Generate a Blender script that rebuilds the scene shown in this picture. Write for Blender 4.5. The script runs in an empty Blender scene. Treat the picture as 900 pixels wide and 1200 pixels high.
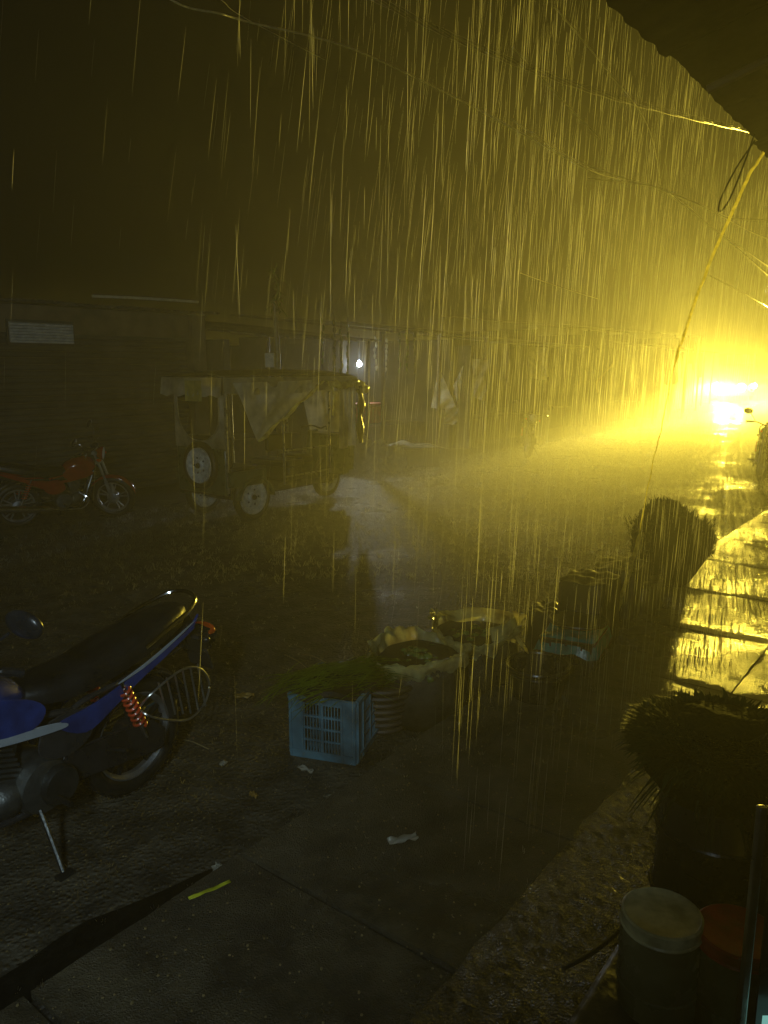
import bpy, math, random
from mathutils import Vector, Matrix, noise as mnoise
random.seed(11)
S = bpy.context.scene
COL = S.collection
rad = math.radians

# ------------------------------------------------------------------ camera
CAM_H = 2.1
PITCH = rad(10.6)
cd = bpy.data.cameras.new("camera")
cd.sensor_fit = 'VERTICAL'; cd.sensor_height = 24.0
cd.lens = 12.0 / (600.0 / 906.0)
cd.clip_start = 0.05; cd.clip_end = 2000
cam = bpy.data.objects.new("camera", cd); COL.objects.link(cam)
cam.location = (0, 0, CAM_H); cam.rotation_euler = (rad(90) - PITCH, 0, 0)
S.camera = cam

# ------------------------------------------------------------------ night sky
W = bpy.data.worlds.new("World"); S.world = W; W.use_nodes = True
wn = W.node_tree.nodes; wl = W.node_tree.links
bg = wn.get('Background') or wn.new('ShaderNodeBackground')
sky = wn.new('ShaderNodeTexSky'); sky.sky_type = 'NISHITA'; sky.sun_disc = False
sky.sun_elevation = rad(-4); sky.sun_rotation = rad(200)
wl.new(sky.outputs[0], bg.inputs[0]); bg.inputs[1].default_value = 0.006
S.view_settings.view_transform = 'Standard'; S.view_settings.look = 'None'
S.view_settings.exposure = 0.0; S.view_settings.gamma = 1.0
cy = S.cycles
cy.use_denoising = True
cy.max_bounces = 6; cy.diffuse_bounces = 2; cy.glossy_bounces = 3; cy.transmission_bounces = 5
cy.volume_bounces = 1; cy.transparent_max_bounces = 8
cy.sample_clamp_indirect = 4.0; cy.blur_glossy = 0.5
cy.caustics_reflective = False; cy.caustics_refractive = False
cy.volume_step_rate = 1.0

# ------------------------------------------------------------------ frames
AZ = math.atan2(.794, .607)          # the street runs along local +X after this turn
def R(s, w, z=0.0):                  # s metres up the street, w metres right of the camera
    return Vector((.607*s + .794*w, .794*s - .607*w, z))
def U(px, py, D):                    # direction of sight at a depth
    x = (px-450)/906*D; y = (600-py)/906*D
    return Vector((x, D*math.cos(PITCH)+y*math.sin(PITCH), CAM_H - D*math.sin(PITCH)+y*math.cos(PITCH)))
def G(px, py, z=0.0):                # the point at height z seen there
    a = U(px, py, 1.0) - Vector((0, 0, CAM_H))
    return Vector((0, 0, CAM_H)) + a * ((z-CAM_H)/a.z)

# ------------------------------------------------------------------ materials
def mat(name, col, rough=.5, metal=0., var=.25, scale=12., bump=.15, bscale=60., coat=0., trans=0., col2=None, emis=None, estr=0., spec=.5, rvar=.12, thin=0.):
    m = bpy.data.materials.new(name); m.use_nodes = True
    n = m.node_tree.nodes; l = m.node_tree.links
    b = n['Principled BSDF']
    tc = n.new('ShaderNodeTexCoord')
    no = n.new('ShaderNodeTexNoise'); no.inputs['Scale'].default_value = scale; no.inputs['Detail'].default_value = 6
    l.new(tc.outputs['Object'], no.inputs['Vector'])
    mx = n.new('ShaderNodeMix'); mx.data_type = 'RGBA'
    c1 = [max(0, c*(1-var)) for c in col]; c2 = list(col2) if col2 else [min(1, c*(1+var)) for c in col]
    mx.inputs[6].default_value = (*c1, 1); mx.inputs[7].default_value = (*c2, 1)
    rp = n.new('ShaderNodeMapRange'); rp.inputs[1].default_value = .35; rp.inputs[2].default_value = .65
    l.new(no.outputs[0], rp.inputs[0]); l.new(rp.outputs[0], mx.inputs[0])
    l.new(mx.outputs[2], b.inputs['Base Color'])
    rr = n.new('ShaderNodeMapRange'); rr.inputs[3].default_value = max(.03, rough-rvar); rr.inputs[4].default_value = min(1, rough+rvar)
    l.new(no.outputs[0], rr.inputs[0]); l.new(rr.outputs[0], b.inputs['Roughness'])
    b.inputs['Metallic'].default_value = metal
    b.inputs['Specular IOR Level'].default_value = spec
    b.inputs['Coat Weight'].default_value = coat; b.inputs['Coat Roughness'].default_value = .12
    b.inputs['Transmission Weight'].default_value = trans
    if bump:
        n2 = n.new('ShaderNodeTexNoise'); n2.inputs['Scale'].default_value = bscale; n2.inputs['Detail'].default_value = 4
        l.new(tc.outputs['Object'], n2.inputs['Vector'])
        bp = n.new('ShaderNodeBump'); bp.inputs['Strength'].default_value = bump; bp.inputs['Distance'].default_value = .01
        l.new(n2.outputs[0], bp.inputs['Height']); l.new(bp.outputs[0], b.inputs['Normal'])
    if emis:
        b.inputs['Emission Color'].default_value = (*emis, 1); b.inputs['Emission Strength'].default_value = estr
        m.cycles.emission_sampling = 'NONE'
    if thin:
        out = n['Material Output']
        tr = n.new('ShaderNodeBsdfTranslucent'); l.new(mx.outputs[2], tr.inputs[0])
        ms = n.new('ShaderNodeMixShader'); ms.inputs[0].default_value = thin
        l.new(b.outputs[0], ms.inputs[1]); l.new(tr.outputs[0], ms.inputs[2]); l.new(ms.outputs[0], out.inputs[0])
    return m

def wet_ground(name, c1, c2, pebble, bump, dist, r0, r1, puddle=.5):
    m = bpy.data.materials.new(name); m.use_nodes = True
    n = m.node_tree.nodes; l = m.node_tree.links; b = n['Principled BSDF']
    tc = n.new('ShaderNodeTexCoord')
    def nz(sc, det=5, rg=.55):
        t = n.new('ShaderNodeTexNoise'); t.inputs['Scale'].default_value = sc; t.inputs['Detail'].default_value = det
        t.inputs['Roughness'].default_value = rg; l.new(tc.outputs['Object'], t.inputs['Vector']); return t
    def mr(src, a, b_, c, d):
        t = n.new('ShaderNodeMapRange'); t.inputs[1].default_value = a; t.inputs[2].default_value = b_
        t.inputs[3].default_value = c; t.inputs[4].default_value = d; l.new(src, t.inputs[0]); return t.outputs[0]
    big = nz(.55, 5); mid = nz(5, 6); peb = n.new('ShaderNodeTexVoronoi'); peb.inputs['Scale'].default_value = pebble
    l.new(tc.outputs['Object'], peb.inputs['Vector'])
    fine = nz(pebble*1.6, 4)
    mx = n.new('ShaderNodeMix'); mx.data_type = 'RGBA'
    mx.inputs[6].default_value = (*c1, 1); mx.inputs[7].default_value = (*c2, 1)
    l.new(mr(mid.outputs[0], .35, .68, 0, 1), mx.inputs[0])
    l.new(mx.outputs[2], b.inputs['Base Color'])
    pm = mr(big.outputs[0], puddle-.05, puddle+.09, 0, 1)      # 1 = standing water
    rg = n.new('ShaderNodeMix'); rg.data_type = 'FLOAT'
    l.new(pm, rg.inputs[0]); rg.inputs[2].default_value = r1; rg.inputs[3].default_value = r0
    l.new(rg.outputs[0], b.inputs['Roughness'])
    # height: pebbles fade under standing water, small waves from the drops everywhere
    a = n.new('ShaderNodeMath'); a.operation = 'MULTIPLY'
    l.new(mr(peb.outputs['Distance'], 0, .6, 1, 0), a.inputs[0]); l.new(mr(pm, 0, 1, 1, .25), a.inputs[1])
    a2 = n.new('ShaderNodeMath'); a2.operation = 'ADD'; l.new(a.outputs[0], a2.inputs[0]); l.new(fine.outputs[0], a2.inputs[1])
    wav = nz(14, 2); a3 = n.new('ShaderNodeMath'); a3.operation = 'MULTIPLY_ADD'
    l.new(wav.outputs[0], a3.inputs[0]); a3.inputs[1].default_value = 2.2; l.new(a2.outputs[0], a3.inputs[2])
    bp = n.new('ShaderNodeBump'); bp.inputs['Strength'].default_value = bump; bp.inputs['Distance'].default_value = dist
    l.new(a3.outputs[0], bp.inputs['Height']); l.new(bp.outputs[0], b.inputs['Normal'])
    b.inputs['Specular IOR Level'].default_value = .5
    return m

M = {}
M['asphalt'] = wet_ground('wet_asphalt', (.04, .036, .026), (.13, .115, .08), 42, .9, .010, .08, .45, .56)
M['concrete'] = wet_ground('wet_concrete', (.05, .043, .028), (.15, .13, .08), 120, 1.0, .008, .10, .38, .52)
M['concrete'].node_tree.nodes['Principled BSDF'].inputs['Specular IOR Level'].default_value = .55
M['gravel_concrete'] = wet_ground('wet_gravelly_concrete', (.04, .036, .028), (.12, .11, .08), 95, 1.0, .022, .10, .22, .9)
M['gravel_concrete'].node_tree.nodes['Principled BSDF'].inputs['Specular IOR Level'].default_value = 1.0
M['gravel_concrete'].node_tree.nodes['Principled BSDF'].inputs['Coat Weight'].default_value = .6
M['drain_mud'] = mat('black_drain_mud', (.006, .006, .005), .6, var=.5, scale=20, bump=.5, bscale=40, spec=.2)
M['mud'] = wet_ground('wet_mud', (.03, .026, .02), (.07, .06, .045), 30, .8, .02, .15, .5, .6)
M['black_rubber'] = mat('black_rubber', (.012, .012, .012), .45)
M['black_plastic'] = mat('black_plastic', (.018, .018, .02), .28, rvar=.08, bump=.05)
M['seat_black'] = mat('seat_vinyl', (.012, .012, .013), .32, bump=.25, bscale=180)
M['blue_paint'] = mat('blue_paint', (.016, .038, .19), .16, var=.3, coat=.8, bump=.02)
M['white_paint'] = mat('white_paint', (.34, .38, .42), .25, var=.08, coat=.5, bump=.02)
M['red_paint'] = mat('red_paint', (.30, .022, .012), .2, var=.15, coat=.8, bump=.02)
M['dark_paint'] = mat('dark_paint', (.03, .03, .032), .22, coat=.6, bump=.02)
M['chrome'] = mat('chrome', (.75, .76, .78), .12, 1.0, var=.1, rvar=.06, bump=.02)
M['alloy'] = mat('alloy', (.38, .39, .40), .38, .8)
M['dark_alloy'] = mat('dark_alloy', (.06, .065, .065), .35, .7)
M['engine'] = mat('engine_metal', (.16, .17, .165), .4, .85, bump=.3)
M['spring'] = mat('orange_spring', (.55, .07, .02), .35, coat=.4)
M['lens_orange'] = mat('orange_lens', (.85, .14, .02), .15, coat=.6, trans=.0, bump=0, thin=.35)
M['lens_red'] = mat('red_lens', (.6, .02, .015), .15, coat=.6, bump=0)
M['lens_clear'] = mat('clear_lens', (.75, .75, .72), .08, coat=1, bump=0)
M['blue_crate'] = mat('blue_crate_plastic', (.09, .22, .29), .32, var=.5, scale=5, coat=.2)
M['dark_crate'] = mat('dark_crate_plastic', (.03, .03, .025), .35)
M['teal_plastic'] = mat('teal_plastic_sheet', (.05, .30, .27), .2, var=.4, scale=9, coat=.5, bump=.5, bscale=25, thin=.3)
M['green'] = mat('green_leaf', (.055, .12, .015), .35, var=.5, scale=6, thin=.45)
M['yellow_green'] = mat('yellow_green_stalk', (.22, .30, .03), .3, var=.4, scale=7, thin=.45)
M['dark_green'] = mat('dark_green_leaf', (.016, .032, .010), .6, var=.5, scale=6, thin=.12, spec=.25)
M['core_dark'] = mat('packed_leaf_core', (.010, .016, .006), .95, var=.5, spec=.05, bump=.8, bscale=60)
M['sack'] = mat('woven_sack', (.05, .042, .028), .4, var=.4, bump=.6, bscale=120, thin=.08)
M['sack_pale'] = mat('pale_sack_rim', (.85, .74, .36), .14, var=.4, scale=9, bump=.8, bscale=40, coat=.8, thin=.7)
M['veg'] = mat('vegetable_skin', (.13, .17, .04), .18, var=.5, scale=14, coat=.5)
M['film'] = mat('milky_plastic_film', (.72, .70, .58), .18, var=.25, scale=5, bump=.9, bscale=14, coat=.6, thin=.5)
M['grey_film'] = mat('grey_plastic_film', (.42, .40, .31), .22, var=.35, scale=4, bump=.9, bscale=12, coat=.5, thin=.5)
M['tarp_dark'] = mat('dark_tarpaulin', (.035, .032, .025), .35, var=.4, scale=4, bump=.9, bscale=10)
M['canvas'] = mat('canvas_roof', (.05, .045, .035), .5, var=.3)
M['rim_white'] = mat('white_rim_paint', (.62, .62, .56), .4, var=.25, scale=18)
M['ochre'] = mat('ochre_cloth', (.42, .36, .10), .6, var=.2)
M['green_paint'] = mat('green_body_paint', (.03, .07, .045), .3, coat=.4)
M['wall_brown'] = mat('brown_plaster_wall', (.16, .12, .07), .7, var=.3, scale=2.5, bump=.3)
M['wall_grey'] = mat('grey_plaster_wall', (.07, .065, .05), .7, var=.35, scale=2, bump=.3)
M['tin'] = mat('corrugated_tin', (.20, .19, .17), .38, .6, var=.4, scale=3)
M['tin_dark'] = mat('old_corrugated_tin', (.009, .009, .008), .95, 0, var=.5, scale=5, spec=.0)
M['slat'] = mat('pale_slat', (.62, .62, .56), .5, var=.15)
M['wood'] = mat('weathered_wood', (.08, .055, .032), .55, var=.35, scale=9, bump=.4)
M['bamboo'] = mat('bamboo', (.28, .22, .10), .4, var=.3, scale=8)
M['rope'] = mat('yellow_nylon_rope', (.75, .68, .2), .35, var=.25, scale=30, bump=.8, bscale=90, thin=.85)
M['cable'] = mat('cable_sheath', (.02, .02, .018), .3, bump=.1)
M['wire'] = mat('bare_wire', (.85, .8, .6), .3, .0, coat=1.0)
M['jar'] = mat('cloudy_jar_plastic', (.20, .20, .10), .28, var=.3, scale=7, thin=.3)
M['jar_lid'] = mat('pale_lid', (.46, .43, .22), .4, var=.35, scale=20)
M['red_lid'] = mat('red_lid', (.40, .03, .02), .45, var=.3, scale=20)
M['steel'] = mat('aluminium_edge', (.45, .45, .43), .3, .9)
M['cyan_glow'] = mat('glowing_cyan_panel', (.4, .7, .65), .5, emis=(.35, .85, .75), estr=.45)  # emission stands in for tube lamp light falling on the case panel
M['glass'] = mat('case_glass', (.8, .9, .88), .05, bump=0, trans=1.0)
M['blue_packet'] = mat('blue_packet', (.06, .12, .5), .25, coat=.6)
M['white_packet'] = mat('white_packet', (.6, .6, .7), .3, coat=.5)
M['yellow_slip'] = mat('yellow_slip', (.62, .66, .04), .4)
M['leaf_brown'] = mat('fallen_leaf', (.35, .22, .05), .4)
M['red_box'] = mat('red_plastic', (.35, .06, .03), .4)
M['skin'] = mat('skin', (.22, .12, .07), .5)
M['shirt'] = mat('shirt_cloth', (.12, .11, .09), .7)
M['bulb'] = mat('lit_bulb', (1, 1, 1), .3, bump=0, emis=(.86, .92, 1.0), estr=60)
M['head_white'] = mat('lit_white_headlamp', (1, 1, 1), .3, bump=0, emis=(1, .93, .62), estr=110)
M['head_yellow'] = mat('lit_yellow_headlamp', (1, .9, .3), .3, bump=0, emis=(1, .80, .16), estr=110)
M['tube'] = mat('lit_tube', (1, 1, 1), .3, bump=0, emis=(.8, .95, 1.0), estr=4)
M['truck_paint'] = mat('truck_paint', (.25, .10, .03), .4, coat=.4)
def water_mat():
    m = bpy.data.materials.new('falling_water'); m.use_nodes = True
    n = m.node_tree.nodes; l = m.node_tree.links; out = n['Material Output']; n.remove(n['Principled BSDF'])
    tr = n.new('ShaderNodeBsdfTranslucent'); tr.inputs[0].default_value = (.86, .88, .88, 1)
    rf = n.new('ShaderNodeBsdfRefraction'); rf.inputs['Roughness'].default_value = .55; rf.inputs['IOR'].default_value = 1.2
    gl = n.new('ShaderNodeBsdfGlossy'); gl.inputs['Roughness'].default_value = .4; gl.inputs[0].default_value = (.9, .9, .9, 1)
    a = n.new('ShaderNodeMixShader'); a.inputs[0].default_value = .04
    b = n.new('ShaderNodeMixShader'); b.inputs[0].default_value = .08
    l.new(tr.outputs[0], a.inputs[1]); l.new(rf.outputs[0], a.inputs[2]); l.new(a.outputs[0], b.inputs[1]); l.new(gl.outputs[0], b.inputs[2])
    l.new(b.outputs[0], out.inputs[0])
    return m
M['water'] = water_mat()

# ------------------------------------------------------------------ mesh helpers
class MB:
    def __init__(s, M_=None): s.v = []; s.f = []; s.M = M_ or Matrix.Identity(4)
    def add(s, vs, fs):
        o = len(s.v); s.v += [tuple(s.M @ Vector(p)) for p in vs]; s.f += [tuple(i+o for i in f) for f in fs]; return s
    def box(s, c, d, rot=None):
        hx, hy, hz = d[0]/2, d[1]/2, d[2]/2; c = Vector(c)
        ps = [Vector((x*hx, y*hy, z*hz)) for x in (-1, 1) for y in (-1, 1) for z in (-1, 1)]
        if rot is not None: ps = [rot @ p for p in ps]
        return s.add([p+c for p in ps], [(0, 1, 3, 2), (4, 6, 7, 5), (0, 4, 5, 1), (2, 3, 7, 6), (0, 2, 6, 4), (1, 5, 7, 3)])
    def beam(s, a, b, w, h):
        a = Vector(a); b = Vector(b); q = (b-a).to_track_quat('X', 'Z').to_matrix()
        return s.box((a+b)/2, ((b-a).length, w, h), q)
    def tube(s, pts, r, n=8, cap=True):
        pts = [Vector(p) for p in pts]; k = len(pts); rs = r if isinstance(r, (list, tuple)) else [r]*k
        vs = []; fs = []; up = None
        for i, p in enumerate(pts):
            t = (pts[min(i+1, k-1)]-pts[max(i-1, 0)])
            t = t.normalized() if t.length > 1e-9 else Vector((0, 0, 1))
            if up is None: up = Vector((0, 0, 1)) if abs(t.z) < .9 else Vector((1, 0, 0))
            a = t.cross(up).normalized(); bq = t.cross(a).normalized(); up = -bq if False else up
            for j in range(n):
                an = 2*math.pi*j/n; vs.append(p + (a*math.cos(an)+bq*math.sin(an))*rs[i])
        for i in range(k-1):
            for j in range(n):
                fs.append((i*n+j, i*n+(j+1) % n, (i+1)*n+(j+1) % n, (i+1)*n+j))
        if cap: fs.append(tuple(range(n-1, -1, -1))); fs.append(tuple((k-1)*n+j for j in range(n)))
        return s.add(vs, fs)
    def lathe(s, prof, n=24, c=(0, 0, 0), axis='Z', jit=0., close=False, wob=None):
        vs = []; fs = []; c = Vector(c)
        for i, (r, z) in enumerate(prof):
            for j in range(n):
                an = 2*math.pi*j/n; rr = r; zz = z
                if wob: rr, zz = wob(r, z, an, i)
                p = Vector((rr*math.cos(an), rr*math.sin(an), zz))
                if axis == 'Y': p = Vector((p.x, p.z, p.y))
                if axis == 'X': p = Vector((p.z, p.x, p.y))
                vs.append(c+p)
        k = len(prof)
        for i in range(k-1 + (1 if close else 0)):
            for j in range(n):
                i2 = (i+1) % k
                fs.append((i*n+j, i*n+(j+1) % n, i2*n+(j+1) % n, i2*n+j))
        if not close:
            if prof[0][0] > 1e-4: fs.append(tuple(range(n)))
            if prof[-1][0] > 1e-4: fs.append(tuple((k-1)*n+j for j in range(n)))
        return s.add(vs, fs)
    def torus(s, c, R_, r, n=28, m=8, axis='Y', sx=1.):
        prof = [(R_+r*math.cos(2*math.pi*i/m), r*sx*math.sin(2*math.pi*i/m)) for i in range(m)]
        return s.lathe(prof, n, c, axis, close=True)
    def loft(s, secs, cap=True):
        k = len(secs[0]); vs = [p for q in secs for p in q]; fs = []
        for i in range(len(secs)-1):
            for j in range(k): fs.append((i*k+j, i*k+(j+1) % k, (i+1)*k+(j+1) % k, (i+1)*k+j))
        if cap: fs.append(tuple(range(k-1, -1, -1))); fs.append(tuple((len(secs)-1)*k+j for j in range(k)))
        return s.add(vs, fs)
    def prism(s, pts, y0, y1):     # outline in x,z swept over y
        k = len(pts); vs = [(x, y0, z) for x, z in pts]+[(x, y1, z) for x, z in pts]
        fs = [tuple(range(k)), tuple(range(2*k-1, k-1, -1))]+[(j, (j+1) % k, k+(j+1) % k, k+j) for j in range(k)]
        return s.add(vs, fs)
    def grid(s, fn, nu, nv, thick=0.):
        vs = [fn(i/nu, j/nv) for j in range(nv+1) for i in range(nu+1)]
        fs = [(j*(nu+1)+i, j*(nu+1)+i+1, (j+1)*(nu+1)+i+1, (j+1)*(nu+1)+i) for j in range(nv) for i in range(nu)]
        return s.add(vs, fs)
    def blob(s, c, r, nu=14, nv=9, amp=0., fr=3., seed=0):
        c = Vector(c); vs = []; fs = []
        for i in range(nv+1):
            th = math.pi*i/nv
            for j in range(nu):
                ph = 2*math.pi*j/nu
                d = Vector((math.sin(th)*math.cos(ph), math.sin(th)*math.sin(ph), math.cos(th)))
                k = 1+amp*mnoise.noise(d*fr+Vector((seed, seed*.7, 0)))
                vs.append(c+Vector((d.x*r[0]*k, d.y*r[1]*k, d.z*r[2]*k)))
        for i in range(nv):
            for j in range(nu): fs.append((i*nu+j, i*nu+(j+1) % nu, (i+1)*nu+(j+1) % nu, (i+1)*nu+j))
        return s.add(vs, fs)
    def blade(s, p, d, L, w, bend=.2, n=3):   # one leaf: a folded, tapering strip
        p = Vector(p); d = Vector(d).normalized(); side = d.cross(Vector((0, 0, 1)))
        if side.length < .05: side = Vector((1, 0, 0))
        side.normalize(); nrm = side.cross(d)
        vs = []
        for i in range(n+1):
            t = i/n; q = p+d*L*t-Vector((0, 0, 1))*bend*L*t*t; ww = w*(1-t)**.7*.5+1e-4
            vs += [q-side*ww, q+nrm*ww*.35, q+side*ww]
        fs = []
        for i in range(n):
            for j in range(2): fs.append((i*3+j, i*3+j+1, (i+1)*3+j+1, (i+1)*3+j))
        return s.add(vs, fs)
    def build(s, name, m, parent=None, smooth=None, bevel=0., solid=0.):
        me = bpy.data.meshes.new(name); me.from_pydata(s.v, [], s.f); me.validate()
        me.materials.append(M[m] if isinstance(m, str) else m)
        ang = smooth if smooth is not None else 40
        if ang:
            me.polygons.foreach_set('use_smooth', [True]*len(me.polygons))
            try: me.set_sharp_from_angle(angle=rad(ang))
            except Exception: pass
        o = bpy.data.objects.new(name, me); COL.objects.link(o)
        if parent: o.parent = parent
        if solid:
            md = o.modifiers.new('solid', 'SOLIDIFY'); md.thickness = solid; md.offset = 0
        if bevel:
            md = o.modifiers.new('bevel', 'BEVEL'); md.width = bevel; md.segments = 2; md.limit_method = 'ANGLE'
        return o
def tag(o, label=None, cat=None, group=None, kind=None):
    if label: o['label'] = label
    if cat: o['category'] = cat
    if group: o['group'] = group
    if kind: o['kind'] = kind
    return o
def thing(name, label, cat, loc=(0, 0, 0), rot=(0, 0, 0), group=None):
    o = bpy.data.objects.new(name, None); COL.objects.link(o); o.empty_display_size = .1
    o.location = loc; o.rotation_euler = rot
    return tag(o, label, cat, group)
def copy_tree(o, parent=None):
    c = o.copy(); COL.objects.link(c)
    if parent: c.parent = parent
    for ch in list(o.children): copy_tree(ch, c)
    return c
V = Vector
def smooth_path(pts, n=6):
    pts = [V(p) for p in pts]; out = []
    for i in range(len(pts)-1):
        p0 = pts[max(i-1, 0)]; p1 = pts[i]; p2 = pts[i+1]; p3 = pts[min(i+2, len(pts)-1)]
        for k in range(n):
            t = k/n; out.append(.5*((2*p1)+(p2-p0)*t+(2*p0-5*p1+4*p2-p3)*t*t+(3*p1-p0-3*p2+p3)*t**3))
    out.append(pts[-1]); return out

# ================================================================== SETTING
mb = MB(); mb.grid(lambda u, v: (-150+400*u, -60+310*v, -.03), 10, 10)
tag(mb.build('ground', 'mud'), kind='structure')
# the street: straight past the camera, bending left far away
def bend(s): return 0 if s < 26 else -(s-26)**2*.011
def road_pt(s, w): return R(s, w+bend(s))
mb = MB()
ss = [-12+i*1.5 for i in range(96)]
for a in ss:
    for i in range(10):
        w0 = -9.9+i*.9; w1 = w0+.9
        mb.add([road_pt(a, w0), road_pt(a, w1), road_pt(a+1.5, w1), road_pt(a+1.5, w0)], [(0, 1, 2, 3)])
import bmesh
road = mb.build('road', 'asphalt', smooth=0)
bm = bmesh.new(); bm.from_mesh(road.data); bmesh.ops.remove_doubles(bm, verts=bm.verts, dist=.001); bm.to_mesh(road.data); bm.free()
tag(road, kind='structure')

# raised pavement: concrete slabs beside the street
pave = bpy.data.objects.new('pavement', None); COL.objects.link(pave); pave.rotation_euler = (0, 0, AZ); tag(pave, kind='structure')
KW = 2.24   # kerb edge, metres left of the camera
mb = MB(); mb.box((4.5, -1.0, .045), (24, 6.4, .11)); mb.build('pavement_bed', 'mud', pave)
joints = [-1.2, .05, 1.02, 1.93, 2.86, 3.77, 4.86, 5.94, 7.1, 8.3, 9.5, 10.8, 12.1, 13.4, 14.7, 16.2]
def slab(x0, x1, y0, y1, z=.12):
    nx = max(2, int((x1-x0)/.09)); ny = max(2, int((y1-y0)/.09)); sd = random.random()*50
    tx = random.uniform(-.0025, .0025); ty = random.uniform(-.0025, .0025)
    g = .011 if x0 < 2.5 else .004
    def f(u, v):
        x = x0+g+(x1-x0-2*g)*u; y = y0+g+(y1-y0-2*g)*v
        e = min(u, 1-u)*(x1-x0); e2 = min(v, 1-v)*(y1-y0); ed = min(e, e2)
        q = mnoise.noise(V((x*2.2+sd, y*2.2, 0)))*.006+mnoise.noise(V((x*9, y*9+sd, 3)))*.002
        chip = 0
        if ed < .001:
            k = mnoise.noise(V((x*5+sd, y*5, 1)))
            x += (-1 if u > .5 else 1)*max(0, k)*.010*(e < .001); y += (-1 if v > .5 else 1)*max(0, k)*.010*(e2 < .001); chip = .003
        return (x, y, z+tx*(u-.5)*4+ty*(v-.5)*4+q-chip)
    m = MB(); m.grid(f, nx, ny)
    # skirt
    o = len(m.v); idx = [i for i in range(nx+1)]+[j*(nx+1)+nx for j in range(1, ny+1)]+[ny*(nx+1)+i for i in range(nx-1, -1, -1)]+[j*(nx+1) for j in range(ny-1, 0, -1)]
    m.v += [(m.v[i][0], m.v[i][1], -.02) for i in idx]
    k = len(idx)
    m.f += [(idx[i], o+i, o+(i+1) % k, idx[(i+1) % k]) for i in range(k)]
    return m.build('slab', 'concrete', pave, smooth=50)
for a, b in zip(joints[:-1], joints[1:]):
    rows = [(1.16, KW)] if b < 3.8 else [(1.02, KW), (-.35, 1.02), (-1.8, -.35)]
    for y0, y1 in rows: slab(a, b, y0, y1)
mb = MB(); mb.grid(lambda u, v: V((-1.6+3.75*u, KW+.004+(1-max(0, u-.8)*4.2)*(.27+.05*mnoise.noise(V((u*9, 0, 2))))*v, .006+.004*mnoise.noise(V((u*30, v*4, 0))))), 80, 8)
gt = mb.build('gutter', 'drain_mud'); gt.rotation_euler = (0, 0, AZ); tag(gt, kind='structure')
# shop plinth with its gravelly top, where the basket and the table stand
pl = bpy.data.objects.new('plinth', None); COL.objects.link(pl); pl.rotation_euler = (0, 0, AZ); tag(pl, kind='structure')
def pf(u, v):
    x = -1.6+4.9*u; y = -1.6+2.68*v
    e = mnoise.noise(V((x*3, y*3, 9)))*.01
    q = mnoise.noise(V((x*22, y*22, 0)))*.006+mnoise.noise(V((x*55, y*55, 4)))*.004
    if v > .999: y += mnoise.noise(V((x*6, 0, 0)))*.02
    if u > .999: x += mnoise.noise(V((0, y*6, 0)))*.03
    return (x, y, .29+e+q)
mb = MB(); mb.grid(pf, 260, 150); mb.build('plinth_top', 'gravel_concrete', pl, smooth=0)
mb = MB(); mb.box((.85, -.27, .13), (4.86, 2.62, .30)); mb.build('plinth_body', 'gravel_concrete', pl)

# ================================================================== EAVE of the near shop
eave = thing('tin_awning', 'dark corrugated tin awning over the near pavement, top right', 'awning', rot=(0, 0, AZ))
EW, EH = 1.13, 3.30
def sheet(x0, x1, k):
    tilt = random.uniform(-.02, .02)
    m = MB()
    def f(u, v):
        x = x0+(x1-x0)*u; y = EW+tilt-(2.9)*v
        z = EH+v*.78+.0009*math.sin(x*2*math.pi/.075)+.010*mnoise.noise(V((x*1.3, v*2, 4)))+(.006*(k % 2))
        if v < .01: y += .004*math.sin(x*37)+.012*mnoise.noise(V((x*8, 0, k)))
        return (x, y, z)
    m.grid(f, int((x1-x0)/.009), 10)
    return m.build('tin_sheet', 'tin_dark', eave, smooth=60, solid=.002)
x = 5.62; k = 0
while x > -1.6:
    sheet(x-.80, x, k); x -= .76; k += 1
for y, z in ((.72, -.035), (.25, -.03), (-.6, -.03)):
    zz = EH+(EW-y)/2.9*.78+z
    mb = MB(); mb.tube(smooth_path([(-1.6, y, zz), (1.5, y+.02, zz-.02), (3.6, y, zz), (5.5, y-.03, zz)]), .022, 8); mb.build('purlin', 'wood', eave)
for x_, dx in ((5.2, .3), (3.6, -.2), (2.2, .25)):
    mb = MB(); mb.tube([(x_, 1.05, EH-.06), (x_+dx, -1.4, EH+.58)], .02, 8); mb.build('rafter', 'wood', eave)
mb = MB(); mb.tube(smooth_path([(5.4, 1.0, EH-.05), (5.0, .4, EH-.1), (4.6, -.2, EH+.05), (4.3, -.8, EH+.3)]), .006, 6)
mb.build('tie_wire', 'wire', eave)
mb = MB(); mb.tube(smooth_path([(4.9, .95, EH-.08), (4.6, .6, EH-.05), (4.5, .1, EH+.0), (4.9, -.3, EH+.1)]), .005, 6)
mb.build('tie_wire', 'wire', eave)
mb = MB(); mb.tube(smooth_path([(4.75, 1.12, EH), (4.72, 1.2, EH-.14), (4.66, 1.25, EH-.30), (4.62, 1.24, EH-.37), (4.60, 1.19, EH-.32), (4.62, 1.14, EH-.16), (4.64, 1.1, EH)]), .005, 6)
tag(mb.build('wire_loop', 'cable'), 'small black wire loop hanging from the awning edge, top right', 'wire').rotation_euler = (0, 0, AZ)
mb = MB()
for (x_, y_) in ((-1.4, -1.5), (5.3, -1.62)):
    mb = MB(); mb.tube([(x_, y_, .1), (x_, y_, EH+.74)], .05, 10); mb.build('post', 'wood', eave)

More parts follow.
